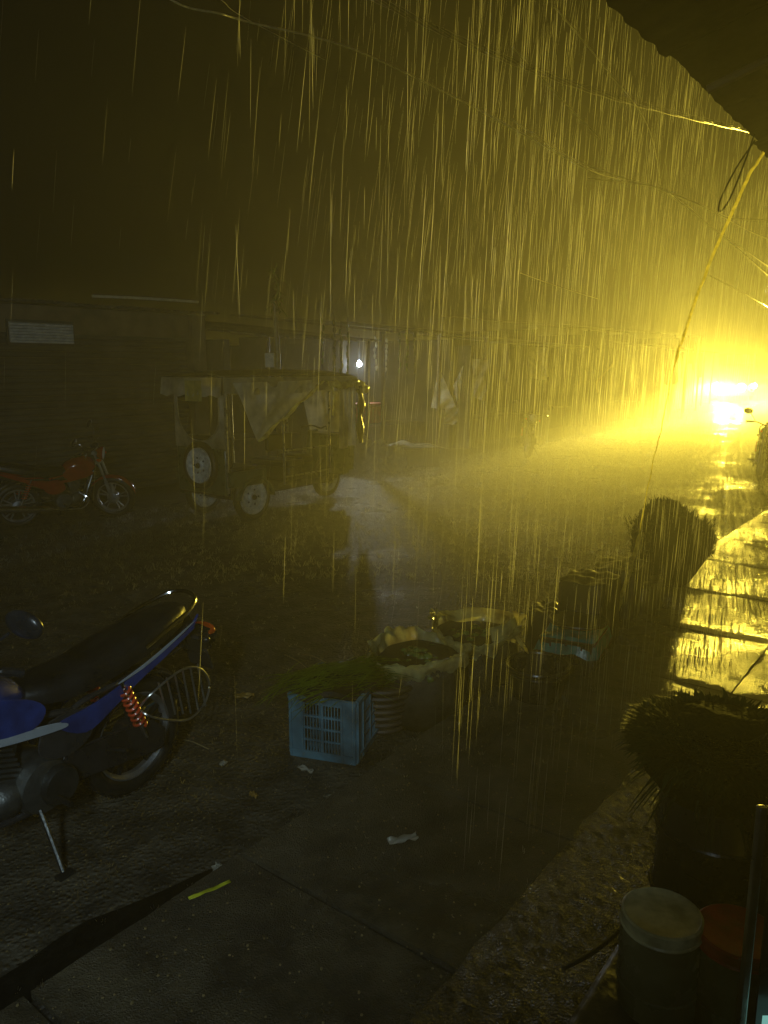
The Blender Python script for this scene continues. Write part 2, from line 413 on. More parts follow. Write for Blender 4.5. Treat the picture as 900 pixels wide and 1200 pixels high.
# rope from the awning corner down to the boxes at the kerb
rp = [U(905, 165, 5.15), U(893, 182, 5.2), U(878, 205, 5.25), U(864, 236, 5.3), U(842, 284, 5.45), U(820, 338, 5.6), U(803, 388, 5.75), U(790, 428, 5.9), U(783, 462, 6.0), U(774, 505, 6.0), U(764, 548, 5.95), U(755, 592, 5.85), U(748, 632, 5.8), U(738, 668, 5.75), U(728, 700, 5.7), U(721, 722, 5.68)]
pp = smooth_path(rp, 4); kk = len(pp)
mb = MB()
for i, p in enumerate(pp):
    w_ = (.012 if i < kk*.45 else (.004 if i < kk*.78 else .017))*(1+.4*mnoise.noise(V((i*1.3, 5, 0))))
    q = p+V((mnoise.noise(V((i*.6, 0, 0)))*.012, 0, 0)); tw = i*.35
    mb.v += [tuple(q-V((w_, 0, 0))), tuple(q+V((0, .004+.004*math.sin(tw), 0))), tuple(q+V((w_, .002*math.cos(tw), 0)))]
for i in range(kk-1):
    for j in range(2): mb.f.append((i*3+j, i*3+j+1, i*3+j+4, i*3+j+3))
tag(mb.build('rope', 'rope', solid=.0), 'long yellow rope slanting from the awning corner down to the kerb boxes', 'rope')

# ================================================================== overhead cables
def hang(name, pix, r, m, label, tw=0, cat='cable', seg=8):
    p = smooth_path([U(*q) for q in pix], seg)
    mb = MB()
    if tw:
        for k in range(tw):
            ph = 2*math.pi*k/tw
            mb.tube([q+V((0, math.cos(ph+i*.35)*r*1.0, math.sin(ph+i*.35)*r*1.0)) for i, q in enumerate(p)], r*.62, 6)
    else: mb.tube(p, r, 5)
    return tag(mb.build(name, m), label, cat)
hang('cable_bundle', [(300, -70, 6.2), (440, -2, 7), (520, 38, 7.6), (600, 72, 8.2), (700, 108, 9.2), (800, 135, 10.4), (900, 158, 12), (1000, 185, 14)], .022, 'cable', 'thick dark twisted cable bundle crossing the upper sky', 4, seg=14)
hang('overhead_wire', [(560, 128, 8), (640, 172, 9), (700, 204, 10), (745, 214, 10.8), (772, 221, 11.2), (800, 240, 11.8), (850, 280, 13), (900, 322, 14.5), (960, 370, 17)], .012, 'wire', 'lit wire running lowest of the knotted strands toward the right edge')
hang('overhead_wire', [(600, 140, 8), (675, 188, 9.5), (740, 212, 10.7), (772, 221, 11.2), (795, 232, 11.6), (840, 270, 12.6), (890, 305, 14), (960, 352, 16)], .010, 'wire', 'lit wire just above its twin, both sagging from the knot to the right edge')
hang('overhead_wire', [(690, 209, 10), (745, 215, 10.8), (775, 222, 11.2), (820, 240, 12), (860, 256, 13), (900, 258, 14), (960, 262, 16)], .009, 'wire', 'lit wire leaving the knot almost level to the right')
hang('overhead_wire', [(770, 220, 11.2), (810, 235, 12), (850, 256, 13), (892, 277, 14), (960, 300, 16)], .009, 'wire', 'short thin wire between the level wire and the sagging pair')
hang('overhead_wire', [(650, 8, 6), (710, 80, 7), (760, 150, 8.2), (775, 221, 11.2)], .006, 'wire', 'hair thin wire dropping steeply from the top edge to the knot')
hang('overhead_wire', [(600, 55, 8.2), (650, 108, 9), (700, 160, 10)], .006, 'wire', 'short hair thin wire under the dark cable bundle')
hang('overhead_wire', [(610, 320, 14), (660, 338, 15), (700, 350, 16)], .009, 'wire', 'short pale wire low over the far roofs')
hang('overhead_wire', [(830, 322, 15), (870, 343, 16), (905, 362, 17)], .010, 'wire', 'pale wire lowest at the right edge')
hang('overhead_wire', [(150, -30, 7), (203, 1, 7.2), (225, 10, 7.4), (258, 16, 7.6), (292, 26, 8), (420, 60, 9), (560, 128, 11)], .010, 'wire', 'faint wavy wire in the upper left dark sky')
hang('overhead_wire', [(240, -15, 7.4), (262, 2, 7.6), (285, 20, 8), (380, 70, 9)], .004, 'wire', 'faint second wire crossing the wavy one at the top left')

# ================================================================== MOTORCYCLE
def wheel(parent, x, z, style, rimm, w=.045, steerM=None):
    e = MB(); e.lathe([(.03, -.07), (.075, -.06), (.085, 0), (.075, .06), (.03, .07)], 18, (x, 0, z), 'Y')
    hub = e.build('wheel', 'dark_alloy' if style != 'silver' else 'alloy', parent)
    t = MB(); t.torus((x, 0, z), .258, .044, 36, 10, 'Y', w/.044*1.0)
    for i in range(36):          # tread knobs
        a = 2*math.pi*i/36; ca, sa = math.cos(a), math.sin(a)
        for yy in (-.02, .02):
            q = Matrix.Rotation(-a, 3, 'Y'); t.box((x+ca*.300, yy, z+sa*.300), (.007, .026, .022), q)
    t.build('tyre', 'black_rubber', hub)
    r = MB(); r.lathe([(.222, -.03), (.216, -.028), (.206, -.012), (.206, .012), (.216, .028), (.222, .03), (.214, .03), (.198, .012), (.198, -.012), (.214, -.03)], 40, (x, 0, z), 'Y', close=True)
    r.build('rim', rimm, hub)
    for i in range(5 if style != 'wire' else 0):
        a = 2*math.pi*i/5+.3
        for sgn in (-1, 1):
            b = MB(); d = V((math.cos(a+sgn*.10), 0, math.sin(a+sgn*.10)))
            d2 = V((math.cos(a+sgn*.17), 0, math.sin(a+sgn*.17)))
            b.beam(V((x, 0, z))+d*.06, V((x, 0, z))+d2*.208, .022, .014)
            b.build('spoke', rimm if style == 'silver' else 'dark_alloy', hub)
    return hub
def motorcycle(label, loc, heading, lean, steer, paint, rimm, style, group=None, accent='white_paint', paint_dark=None, rail='chrome'):
    root = thing('parked_motorcycle', label, 'motorcycle', loc, (lean, 0, heading), group)
    wheel(root, 0, .302, style, rimm)
    # fork group turned by the steering
    st = V((1.06, 0, .85)); ax = V((-.30, 0, 1)).normalized()
    FM = Matrix.Translation(st) @ Matrix.Rotation(steer, 4, ax) @ Matrix.Translation(-st)
    fr = MB(FM)
    for y in (-.085, .085):
        fr.tube([(1.27, y, .30), (1.19, y, .56)], .026, 8); fr.tube([(1.19, y, .56), (1.03, y, 1.0)], .018, 8)
    fr.box((1.09, 0, .84), (.06, .22, .03)); fr.box((1.045, 0, .97), (.07, .22, .03))
    fk = fr.build('fork', 'alloy', root)
    hub = wheel(root, 1.27, .302, style, rimm, .038)
    hub.matrix_local = FM
    mg = MB(FM); mg.grid(lambda u, v: V((1.27, 0, .302))+V((math.cos(rad(20+130*u))*(.335), (v-.5)*.13, math.sin(rad(20+130*u))*(.335)-abs(v-.5)**2*.10)), 16, 6); mg.build('front_mudguard', paint_dark or paint, root, solid=.005)
    hb = MB(FM); hb.tube(smooth_path([(.90, .36, 1.03), (.97, .26, 1.05), (1.02, .08, 1.01), (1.02, -.08, 1.01), (.97, -.26, 1.05), (.90, -.36, 1.03)]), .011, 8)
    for y in (-1, 1): hb.tube([(.92, y*.36, 1.04), (.86, y*.40, 1.02)], .018, 8); hb.tube([(.99, y*.30, 1.04), (1.0, y*.40, 1.02)], .006, 6)
    hb.build('handlebar', 'black_plastic', root)
    for y in (-1, 1):
        mm = MB(FM); mm.tube(smooth_path([(.96, y*.27, 1.05), (.95, y*.33, 1.13), (.92, y*.40, 1.20)]), .006, 6)
        mr_ = mm.build('mirror', 'black_plastic', root)
        q = MB(FM @ Matrix.Translation((.87, y*.42, 1.22)) @ Matrix.Rotation(rad(12), 4, 'Y')); q.blob((0, 0, 0), (.032, .085, .058), 18, 10); q.build('mirror_housing', 'black_plastic', mr_)
        q = MB(FM); q.blob((1.12, y*.16, .90), (.035, .022, .022), 10, 6); q.build('indicator', 'lens_orange', root)
    hl = MB(FM); hl.lathe([(.02, -.09), (.07, -.05), (.095, .0), (.095, .03)], 20, (1.12, 0, .95), 'X'); h_ = hl.build('headlight', paint, root)
    q = MB(FM); q.lathe([(.0, .045), (.05, .042), (.09, .031)], 20, (1.12, 0, .95), 'X'); q.build('lens', 'lens_clear', h_)
    q = MB(FM); q.blob((1.03, 0, 1.06), (.05, .10, .035), 12, 8); q.build('instrument_panel', 'black_plastic', root)
    # frame
    f = MB()
    for y in (-.10, .10):
        f.tube(smooth_path([(0, y, .302), (.25, y, .33), (.48, y*.8, .36)]), .018, 8)
        f.tube(smooth_path([(-.28, y*.8, .70), (.1, y, .66), (.40, y, .62), (.48, y*.9, .40)]), .014, 8)
        f.tube(smooth_path([(1.02, 0, .86), (.75, y*.6, .70), (.40, y, .62)]), .016, 8)
        f.tube(smooth_path([(1.04, 0, .80), (.92, y*.5, .5), (.80, y*.7, .26), (.5, y, .24)]), .016, 8)
    f.build('frame', 'dark_paint', root)
    # engine
    e = MB(); e.lathe([(.05, -.15), (.10, -.145), (.125, -.11), (.13, .0), (.13, .09), (.115, .13), (.05, .15)], 22, (.56, 0, .34), 'Y'); e.blob((.70, 0, .33), (.13, .13, .10), 16, 8)
    en = e.build('engine', 'engine', root)
    for k in range(7):
        b = MB(); q = Matrix.Rotation(rad(-20), 3, 'Y'); b.box(V((.70, 0, .42))+V((.014*k*.5, 0, .026*k)), (.16-.003*k, .17, .012), q); b.build('cooling_fin', 'engine', en)
    b = MB(); b.box((.715, 0, .50), (.11, .12, .19), Matrix.Rotation(rad(-20), 3, 'Y')); b.build('cylinder_block', 'engine', en)
    b = MB(); b.lathe([(.0, .0), (.085, .005), (.09, .03), (.08, .05), (.0, .055)], 20, (.52, .13, .34), 'Y'); b.build('left_cover', 'dark_alloy', en)
    # chain guard
    b = MB(); b.prism([(-.09, .25), (-.10, .33), (-.02, .40), (.44, .43), (.48, .36), (.40, .30), (0, .245)], .095, .125); b.build('chain_guard', 'black_plastic', root, bevel=.008)
    # exhaust on the right side
    b = MB(); b.tube(smooth_path([(.78, -.06, .42), (.88, -.12, .33), (.80, -.15, .22), (.55, -.16, .22), (.38, -.17, .25)]), .019, 8); b.tube(smooth_path([(.40, -.17, .25), (.30, -.175, .26), (-.2, -.18, .31), (-.28, -.18, .32)], 3), [.02, .032, .040, .045, .045, .045, .045, .045, .042, .025][:10] if False else [.022+.025*min(1, i/3) for i in range(10)], 12)
    b.build('exhaust', 'chrome', root)
    # shocks
    for y in (-.135, .135):
        a0 = V((.02, y, .34)); a1 = V((.16, y, .67)); b = MB(); b.tube([a0, a1], .012, 8)
        sh = b.build('shock_absorber', 'chrome', root)
        dd = (a1-a0); t = dd.normalized(); u = V((0, 1, 0)); w_ = t.cross(u)
        b = MB(); pts = [a0+dd*(.22+.66*i/90)+(u*math.cos(i*.5)+w_*math.sin(i*.5))*.027 for i in range(91)]
        b.tube(pts, .0075, 6); b.build('spring', 'spring', sh)
    # seat
    secs = []
    for (x_, hw, zb, zt) in ((.66, .05, .735, .765), (.60, .085, .71, .79), (.45, .125, .69, .795), (.28, .14, .70, .80), (.14, .145, .725, .835), (0, .14, .755, .865), (-.14, .125, .785, .89), (-.26, .10, .815, .905), (-.325, .06, .845, .90)):
        secs.append([V((x_, y*hw, z)) for (y, z) in ((-1, zb), (-1.06, zb+(zt-zb)*.45), (-.9, zt-(zt-zb)*.15), (-.55, zt), (0, zt+.006), (.55, zt), (.9, zt-(zt-zb)*.15), (1.06, zb+(zt-zb)*.45), (1, zb))])
    b = MB(); b.loft(secs); b.build('seat', 'seat_black', root, smooth=70)
    # side cowls: a stripe rising to the tail
    for y in (-1, 1):
        def cowl(pts, y0, name, mname, th=.012):
            cp = [V((a, 0, b_)) for a, b_ in pts]; sp_ = smooth_path([cp[-1]]+cp+[cp[0], cp[1]], 4)[4:-5]; b = MB(); b.prism([(q.x, q.z) for q in sp_], y*y0, y*(y0+th)); return b.build(name, mname, root, bevel=.004 if th > .006 else .001, smooth=55)
        cowl([(.50, .60), (.30, .625), (.10, .675), (-.10, .745), (-.27, .80), (-.34, .865), (-.30, .80), (-.30, .795), (-.10, .705), (.06, .64), (.20, .57), (.36, .51)], .128, 'side_cowl', paint)
        cowl([(.18, .675), (.02, .72), (-.14, .775), (-.30, .835), (-.12, .755), (.04, .70)], .1415, 'cowl_stripe', accent, .004)
        cowl([(.52, .62), (.30, .60), (.34, .48), (.46, .44), (.58, .50)], .118, 'side_cover', paint_dark or 'dark_paint')
        cowl([(.98, .80), (.86, .83), (.64, .77), (.56, .70), (.62, .64), (.78, .66), (.92, .72)], .135, 'tank_side', paint)
        cowl([(.92, .715), (.78, .655), (.60, .63), (.48, .605), (.47, .585), (.62, .60), (.84, .64), (.95, .69)], .138, 'accent_panel', accent)
    # tank
    secs = []
    for (x_, hw, zb, zt) in ((.58, .07, .72, .79), (.64, .11, .70, .85), (.74, .135, .69, .90), (.86, .145, .70, .925), (.96, .12, .73, .90), (1.01, .07, .76, .86)):
        secs.append([V((x_, math.cos(a)*hw, (zb+zt)/2+math.sin(a)*(zt-zb)/2)) for a in [2*math.pi*i/16 for i in range(16)]])
    b = MB(); b.loft(secs); b.build('fuel_tank', paint, root, smooth=70)
    # rear guard, plate, lamp
    b = MB(); b.grid(lambda u, v: V((0, 0, .302))+V((math.cos(rad(70+95*u))*.355, (v-.5)*.15, math.sin(rad(70+95*u))*.355-abs(v-.5)**2*.12)), 14, 6); b.build('rear_mudguard', 'black_plastic', root, solid=.006)
    b = MB(); b.prism([(-.20, .80), (-.34, .84), (-.40, .74), (-.50, .62), (-.44, .60), (-.33, .68), (-.18, .70)], -.055, .055); b.build('tail_unit', 'black_plastic', root, bevel=.012)
    b = MB(); b.blob((-.505, 0, .708), (.055, .082, .034), 18, 10); b.build('tail_light', 'lens_orange', root)
    b = MB(); b.prism([(-.30, .80), (-.40, .77), (-.53, .69), (-.52, .655), (-.40, .64), (-.28, .70)], -.07, .07); b.build('lamp_bracket', 'black_plastic', root, bevel=.012)
    b = MB(); b.box((-.475, 0, .56), (.012, .17, .13), Matrix.Rotation(rad(20), 3, 'Y')); b.build('number_plate', 'dark_paint', root, bevel=.003)
    for y in (-1, 1):
        b = MB(); b.tube([(-.36, y*.05, .72), (-.37, y*.12, .72)], .014, 8); st_ = b.build('indicator_stalk', 'black_plastic', root)
        b = MB(); b.blob((-.375, y*.145, .72), (.022, .032, .020), 12, 8); b.build('indicator_lens', 'black_plastic', st_)
    # grab rail round the tail
    b = MB(); b.tube(smooth_path([(.02, .15, .80), (-.14, .15, .86), (-.28, .135, .90), (-.375, .08, .935), (-.395, 0, .945), (-.375, -.08, .935), (-.28, -.135, .90), (-.14, -.15, .86), (.02, -.15, .80)]), .011, 8); b.build('grab_rail', rail, root)
    # foot pegs, wire guard, stand
    for y in (-1, 1):
        b = MB(); b.tube([(.55, y*.12, .30), (.55, y*.27, .30)], .013, 8); b.build('footrest', 'black_rubber', root)
        b = MB(); b.tube([(.22, y*.12, .36), (.20, y*.21, .37)], .011, 8); b.build('footrest', 'black_rubber', root)
    b = MB(); y = .185
    b.tube(smooth_path([(.06, .13, .50), (.02, y, .58), (-.16, y, .63), (-.29, y, .60), (-.36, y, .50), (-.33, y, .40), (-.22, y, .35), (-.08, y, .40), (.04, y, .47), (.06, .13, .50)]), .006, 6)
    gd = b.build('wheel_guard', 'steel', root)
    for i in range(6):
        x0 = -.02-.052*i
        b = MB(); b.tube([(x0, y, .635-.1*abs(-.17-x0) - .0), (x0-.05, y, .375+.3*max(0, -.3-x0)+.35*max(0, x0+.18))], .005, 5); b.build('guard_wire', 'steel', gd)
    b = MB(); b.tube(smooth_path([(.60, .12, .26), (.61, .21, .14), (.62, .29, .03)]), .011, 8); b.box((.62, .30, .022), (.07, .04, .012)); b.build('side_stand', 'dark_alloy', root)
    return root
c0 = G(156, 925)
bike1 = motorcycle('blue and white motorcycle with long black seat, near left on its stand', c0, AZ+math.pi+rad(6), rad(-2), rad(12), 'blue_paint', 'alloy', 'dark')
c1 = G(22, 618)
motorcycle('red motorcycle with silver wheels parked by the dark wall, far left', c1, rad(38), rad(6), rad(-32), 'red_paint', 'alloy', 'silver', accent='red_paint', paint_dark='red_paint')
motorcycle('small dark motorcycle facing us in front of the hazy far stalls', G(616, 531)+V((0, .1, 0)), rad(-98), rad(-6), rad(12), 'dark_paint', 'alloy', 'silver', accent='dark_paint')
motorcycle('dark motorcycle cut by the right edge, beside the kerb', G(905, 560)+V((.10, .75, 0)), rad(-115), rad(-6), rad(15), 'dark_paint', 'alloy', 'silver', accent='dark_paint')

# ================================================================== ELECTRIC RICKSHAW
def rick_wheel(parent, c, spare=False, ax='Y', name='wheel'):
    r = MB(); R_ = .225; K = 1.22
    prof = [(0, -.035), (.05, -.045), (.07, -.015), (.14, -.01), (.165, -.04), (.195, -.045), (.20, .04), (.16, .03), (0, .03)]
    prof = [(a*K, b) for a, b in prof]; r.lathe(prof, 30, c, ax); h = r.build(name, 'rim_white', parent)
    t = MB(); t.torus(c, .235*K, .045, 34, 10, ax, 1.1); t.build('tyre', 'black_rubber', h)
    for i in range(5):
        a = 2*math.pi*i/5; b = MB()
        d = (.105*math.cos(a), .105*math.sin(a))
        off = -.02
        p = V((c[0]+d[0], c[1]+off, c[2]+d[1])) if ax == 'Y' else V((c[0]+off, c[1]+d[0], c[2]+d[1]))
        b.blob(p, (.014, .014, .014), 8, 5); b.build('wheel_nut', 'dark_alloy', h)
    b = MB()
    b.lathe([(0, -.075), (.03, -.07), (.04, -.04), (.04, -.02)], 14, c, ax); b.build('hub_cap', 'dark_alloy', h)
    return h
rk = thing('electric_rickshaw', 'canopied electric rickshaw with milky plastic flaps and white wheel rims', 'rickshaw', G(298, 611)+R(0, 0, 0), (0, 0, AZ+rad(1)))
# local: rear right wheel touches (0,0,0); body to +y (left), +x forward
WD = 1.05
rick_wheel(rk, (0, .03, .34)); rick_wheel(rk, (0, WD-.03, .34)); rick_wheel(rk, (2.15, WD/2, .34))
rick_wheel(rk, (-.52, .46, .80), ax='X', name='spare_wheel')
b = MB(); b.box((.75, WD/2, .42), (2.35, .86, .07)); b.tube([(0, .05, .28), (0, WD-.05, .28)], .03, 8); b.box((1.0, .12, .37), (1.6, .05, .06)); b.box((1.0, WD-.12, .37), (1.6, .05, .06)); b.build('chassis', 'dark_paint', rk, bevel=.01)
b = MB(); b.box((-.43, WD/2, .72), (.05, .98, .62)); b.build('rear_panel', 'green_paint', rk, bevel=.02)
b = MB(); b.box((-.1, -.0, .62), (.66, .05, .20)); b.grid(lambda u, v: V((math.cos(rad(10+160*u))*.33, -.10+.20*v, .28+math.sin(rad(10+160*u))*.33)), 14, 3); b.build('mudguard', 'green_paint', rk, solid=.01)
b = MB(); b.box((-.1, WD, .62), (.66, .05, .20)); b.grid(lambda u, v: V((math.cos(rad(10+160*u))*.33, WD-.1+.20*v, .28+math.sin(rad(10+160*u))*.33)), 14, 3); b.build('mudguard', 'green_paint', rk, solid=.01)
b = MB(); b.box((-.08, WD/2, .72), (.48, .92, .10)); b.box((-.32, WD/2, .98), (.08, .92, .42)); b.build('rear_bench', 'seat_black', rk, bevel=.03)
b = MB(); b.box((1.0, WD/2, .70), (.34, .84, .10)); b.box((1.0, WD/2, .56), (.30, .8, .22)); b.build('middle_bench', 'seat_black', rk, bevel=.03)
b = MB(); b.box((1.42, WD/2, .72), (.30, .5, .12)); b.build('driver_seat', 'seat_black', rk, bevel=.03)
for (x_, y_) in ((-.42, .03), (-.42, WD-.03), (.62, 0.0), (.62, WD), (1.72, .08), (1.72, WD-.08)):
    b = MB(); b.tube([(x_, y_, .44), (x_, y_, 1.94)], .017, 8); b.build('roof_post', 'steel', rk)
def roofz(u, v): return 1.97+.10*math.sin(math.pi*min(1, max(0, v)))*.6+.03*math.sin(math.pi*u)
b = MB(); b.grid(lambda u, v: V((-.55+2.75*u, -.07+(WD+.14)*v, roofz(u, v)-(.08 if u > .97 else 0))), 24, 10); b.build('roof', 'canvas', rk, solid=.03)
# valance of film round the roof
def val(u, v):
    return V((-.55+2.75*u, -.085-.03*math.sin(u*40)*v, 1.97-.20*v-.03*abs(math.sin(u*9))*v))
b = MB(); b.grid(val, 60, 5); b.build('side_valance', 'grey_film', rk, smooth=80)
b = MB(); b.grid(lambda u, v: V((-.57-.03*v, -.08+(WD+.16)*u, 1.97-.24*v-.015*math.sin(u*30)*v)), 26, 5); b.build('rear_valance', 'grey_film', rk, smooth=80)
# rear sheet with a round-bottomed opening
rimp = smooth_path([(-.47, .10, 1.74), (-.47, .13, 1.35), (-.47, .28, 1.18), (-.47, .5, 1.12), (-.47, .75, 1.18), (-.47, .92, 1.38), (-.47, .95, 1.74)], 5)
b = MB(); b.tube(rimp, .014, 6); b.build('window_rim', 'grey_film', rk)
def rsheet(u, v):   # frame of film between opening and body
    p = rimp[int(round(u*(len(rimp)-1)))]; q = V((-.455, .02 if u < .3 else (WD-.02 if u > .7 else .02+(u-.3)/.4*(WD-.04)), p.z if (u < .3 or u > .7) else 1.03))
    return p.lerp(q, v)
b = MB(); b.grid(rsheet, len(rimp)-1, 3); b.build('rear_sheet', 'grey_film', rk, smooth=80)
b = MB(); b.grid(lambda u, v: V((-.60-.01*math.sin(u*20), .28+.32*u, 1.93-.27*v)), 8, 4); b.build('rear_cloth', 'ochre', rk, smooth=80)
# triangular flap at the rear corner, folded back
def flap(u, v):
    a = V((-.40, -.10, 1.90)); bq = V((1.35, -.11, 1.92)); c = V((-.02, -.13, 1.12))
    top = a.lerp(bq, u); p = top.lerp(c, v**.9*1.0) if True else top
    return p+V((0, -.035*math.sin(u*12+v*5)*(1-v)*.8, -.0))
b = MB(); b.grid(flap, 26, 14); b.build('plastic_flap', 'film', rk, smooth=80)
b = MB(); b.tube([V((1.35, -.12, 1.9)).lerp(V((-.02, -.14, 1.12)), t/10)+V((0, -.02, .02*math.sin(t*1.9))) for t in range(11)], [.012+.02*math.sin(t*.9)**2 for t in range(11)], 7); b.build('flap_hem', 'sack_pale', rk)
b = MB(); b.tube(smooth_path([(1.45, -.1, 1.9), (1.56, -.12, 1.82), (1.62, -.1, 1.6), (1.62, -.08, 1.38)]), .018, 7); b.build('hanging_strap', 'sack_pale', rk)
# front curtain and its bunched top
b = MB(); b.grid(lambda u, v: V((1.75+.42*u, -.09+.02*math.sin(u*26), 1.86-.98*v-.02*math.sin(u*7))), 34, 8); b.build('side_curtain', 'grey_film', rk, smooth=80)
b = MB()
for i in range(7): b.blob((1.62+.12*i, -.12, 1.86-.03*math.sin(i)-.05*(i > 4)*(i-4)), (.13, .04, .05+.02*(i > 4)), 12, 8, .5, 4, i)
b.build('bunched_film', 'sack_pale', rk, smooth=80)
b = MB(); b.tube(smooth_path([(2.2, -.1, 1.84), (2.27, -.12, 1.6), (2.25, -.1, 1.3), (2.30, -.08, .92)]), [.05+.02*math.sin(i) for i in range(19)], 8); b.build('rolled_film', 'tarp_dark', rk)
b = MB(); b.grid(lambda u, v: V((2.05+.15*math.sin(math.pi*u)+.22*v, .08+(WD-.16)*u, 1.80-.75*v)), 12, 5); b.build('windscreen', 'grey_film', rk, smooth=80)
b = MB(); b.prism([(1.85, .42), (2.30, .45), (2.42, .75), (2.30, 1.05), (2.12, 1.05), (2.05, .6)], .2, WD-.2); b.build('front_cowl', 'green_paint', rk, bevel=.04)
b = MB(); b.tube(smooth_path([(1.85, .25, 1.15), (1.98, .38, 1.18), (2.02, WD/2, 1.14), (1.98, WD-.38, 1.18), (1.85, WD-.25, 1.15)]), .014, 8); b.build('handlebar', 'black_plastic', rk)
b = MB(); b.lathe([(0, 0), (.08, .0), (.10, .04), (.06, .06)], 16, (2.40, WD/2, .85), 'X'); b.build('headlight', 'lens_clear', rk)
for z in (.55, .92):
    b = MB(); b.tube([(.62, -.01, z), (1.70, .05, z)], .012, 7); b.build('side_rail', 'steel', rk)
b = MB(); b.prism([(1.75, .50), (2.25, .50), (2.28, .9), (1.75, .9)], .04, .06); b.build('door_panel', 'green_paint', rk, bevel=.01)
b = MB(); b.box((.62, .1, 1.05), (.5, .06, .24)); b.build('backrest', 'seat_black', rk, bevel=.02)

# ================================================================== FAR SHOPS
def building(label, s0, s1, w, depth, h, mats, roofm='tin', name='shop', rise=.35, over=.6):
    b0 = thing(name, label, 'building', R((s0+s1)/2, w), (0, 0, AZ))
    L = s1-s0
    m = MB(); t = .15
    m.box((-L/2+t/2, depth/2, h/2), (t, depth, h)); m.box((L/2-t/2, depth/2, h/2), (t, depth, h)); m.box((0, depth-t/2, h/2), (L-2*t, t, h)); m.build('wall', mats, b0)
    k = 0; x = -L/2-.1
    while x < L/2+.05:
        m = MB(); x1 = min(x+.85, L/2+.15)
        m.grid(lambda u, v: V((x+(x1-x)*u, -over+(depth+over+.2)*v, h+.02+(rise*v)+.02*math.sin((x+(x1-x)*u)*2*math.pi/.15)+.01*(k % 2))), max(4, int((x1-x)/.03)), 4)
        m.build('roof_sheet', roofm, b0, smooth=60, solid=.004); x += .82; k += 1
    return b0
# 1: the dark closed building at left with a pale louvre
b0 = building('closed brown shop with pale louvre vent high on its front wall, left', 0.2, 9.3, -11.2, 5, 3.0, 'wall_brown', over=.35)
L = 9.1
lv = G(46, 390) ; 
m = MB(); m.box((-2.2, .08, 1.5), (4.4, .16, 3.0)); m.box((2.3, .08, 2.8), (4.3, .16, .4)); m.box((.2, .08, 1.5), (.3, .2, 3.0)); m.box((4.4, .04, 1.5), (.3, .24, 3.0)); m.build('front_wall', 'wall_brown', b0)
for i in range(27):     # roller shutter
    m = MB(); z = .06+i*.095; m.prism([(.36, z), (.36, z+.088), (4.24, z+.088), (4.24, z)], .10, .12+.0); m.grid(lambda u, v: V((.36+3.88*u, .09-.022*math.sin(math.pi*v), z+.088*v)), 1, 5); m.build('shutter_slat', 'wall_grey', b0)
# pale louvre: 7 slats
W0 = -11.2
def wall_hit(px, py, w):    # where a sight line meets the plane w
    a = U(px, py, 1.0)-V((0, 0, CAM_H)); wv = .794*a.x-.607*a.y
    t = w/wv; p = a*t; return (.607*p.x+.794*p.y, p.z+CAM_H)
sA, zA = wall_hit(8, 377, W0-.0); sB, zB = wall_hit(84, 403, W0-.0)
mid = (.2+9.3)/2
louv = MB(); louv.box(((sA+sB)/2-mid, -.02, (zA+zB)/2), (sB-sA+.06, .03, zA-zB+.08)); lo = louv.build('louvre', 'wall_grey', b0)
for i in range(7):
    m = MB(); z = zA-(i+.5)*(zA-zB)/7; m.box(((sA+sB)/2-mid, -.05, z), (sB-sA, .045, .030), Matrix.Rotation(rad(25), 3, 'X')); m.build('slat', 'slat', lo)
# pale strip on the roof edge
p1 = wall_hit(108, 347, W0+.42); p2 = wall_hit(232, 354, W0+.42)
m = MB(); m.tube(smooth_path([(p1[0]-mid, -.42, p1[1]), ((p1[0]+p2[0])/2-mid, -.42, (p1[1]+p2[1])/2+.01), (p2[0]-mid, -.42, p2[1])]), .022, 6); m.build('edge_strip', 'slat', b0)
# 2..: open stalls with posts, tarps and goods
def stall(label, s0, s1, w, h, seed, sheets=3, backm='wall_grey', wall=True, roofm='tin'):
    rnd = random.Random(seed)
    mp = bend(s0)
    st = building(label, s0, s1, w+mp, 3.2, h, backm, roofm, 'market_stall', .5, 1.2)
    L = s1-s0
    for i in range(max(2, int(L/1.6)+1)):
        x = -L/2+.1+i*(L-.2)/max(1, int(L/1.6)); m = MB()
        m.tube([(x, -1.0, 0), (x+rnd.uniform(-.05, .05), -1.02, h+.02)], .045, 8); m.build('post', 'wood', st)
    m = MB(); m.box((0, 1.2, .35), (L-.5, 1.0, .7)); m.build('counter', 'wood', st, bevel=.02)
    for i in range(sheets):
        x = rnd.uniform(-L/2+.2, L/2-1.0); wd = rnd.uniform(.6, 1.2); hh = rnd.uniform(.5, 1.3); sd = rnd.random()*9
        m = MB(); m.grid(lambda u, v: V((x+wd*u*(1-.55*v*(i == 1)), -1.06+.05*math.sin(u*14+sd)-.1*v, h-.03-hh*v-.1*math.sin(u*3)*v)), 20, 8)
        m.build('hanging_sheet', ('tarp_dark', 'film', 'grey_film')[rnd.randrange(3)] if i and s0 < 22 else 'tarp_dark', st, smooth=80)
    return st
stall('low stall left of the lit shop, half hidden behind the rickshaw', 9.6, 12.6, -11.0, 2.6, 5, 0)
lit = stall('shop lit by one bare white bulb behind the rickshaw', 12.8, 17.2, -10.9, 2.8, 9, 0)
stall('stall hung with pale plastic triangles, right of the lit shop', 17.4, 22.0, -10.5, 2.65, 14)
stall('hazy stall behind the small dark motorcycle', 22.2, 27.0, -11.1, 3.25, 21)
stall('hazy stall behind the bent bright stick', 27.4, 33.0, -10.7, 2.8, 33)
stall('faint stall next to last along the far side', 33.4, 39.5, -11.4, 3.5, 41)
stall('faintest stall, last along the far side', 40, 47, -11.2, 2.9, 47)
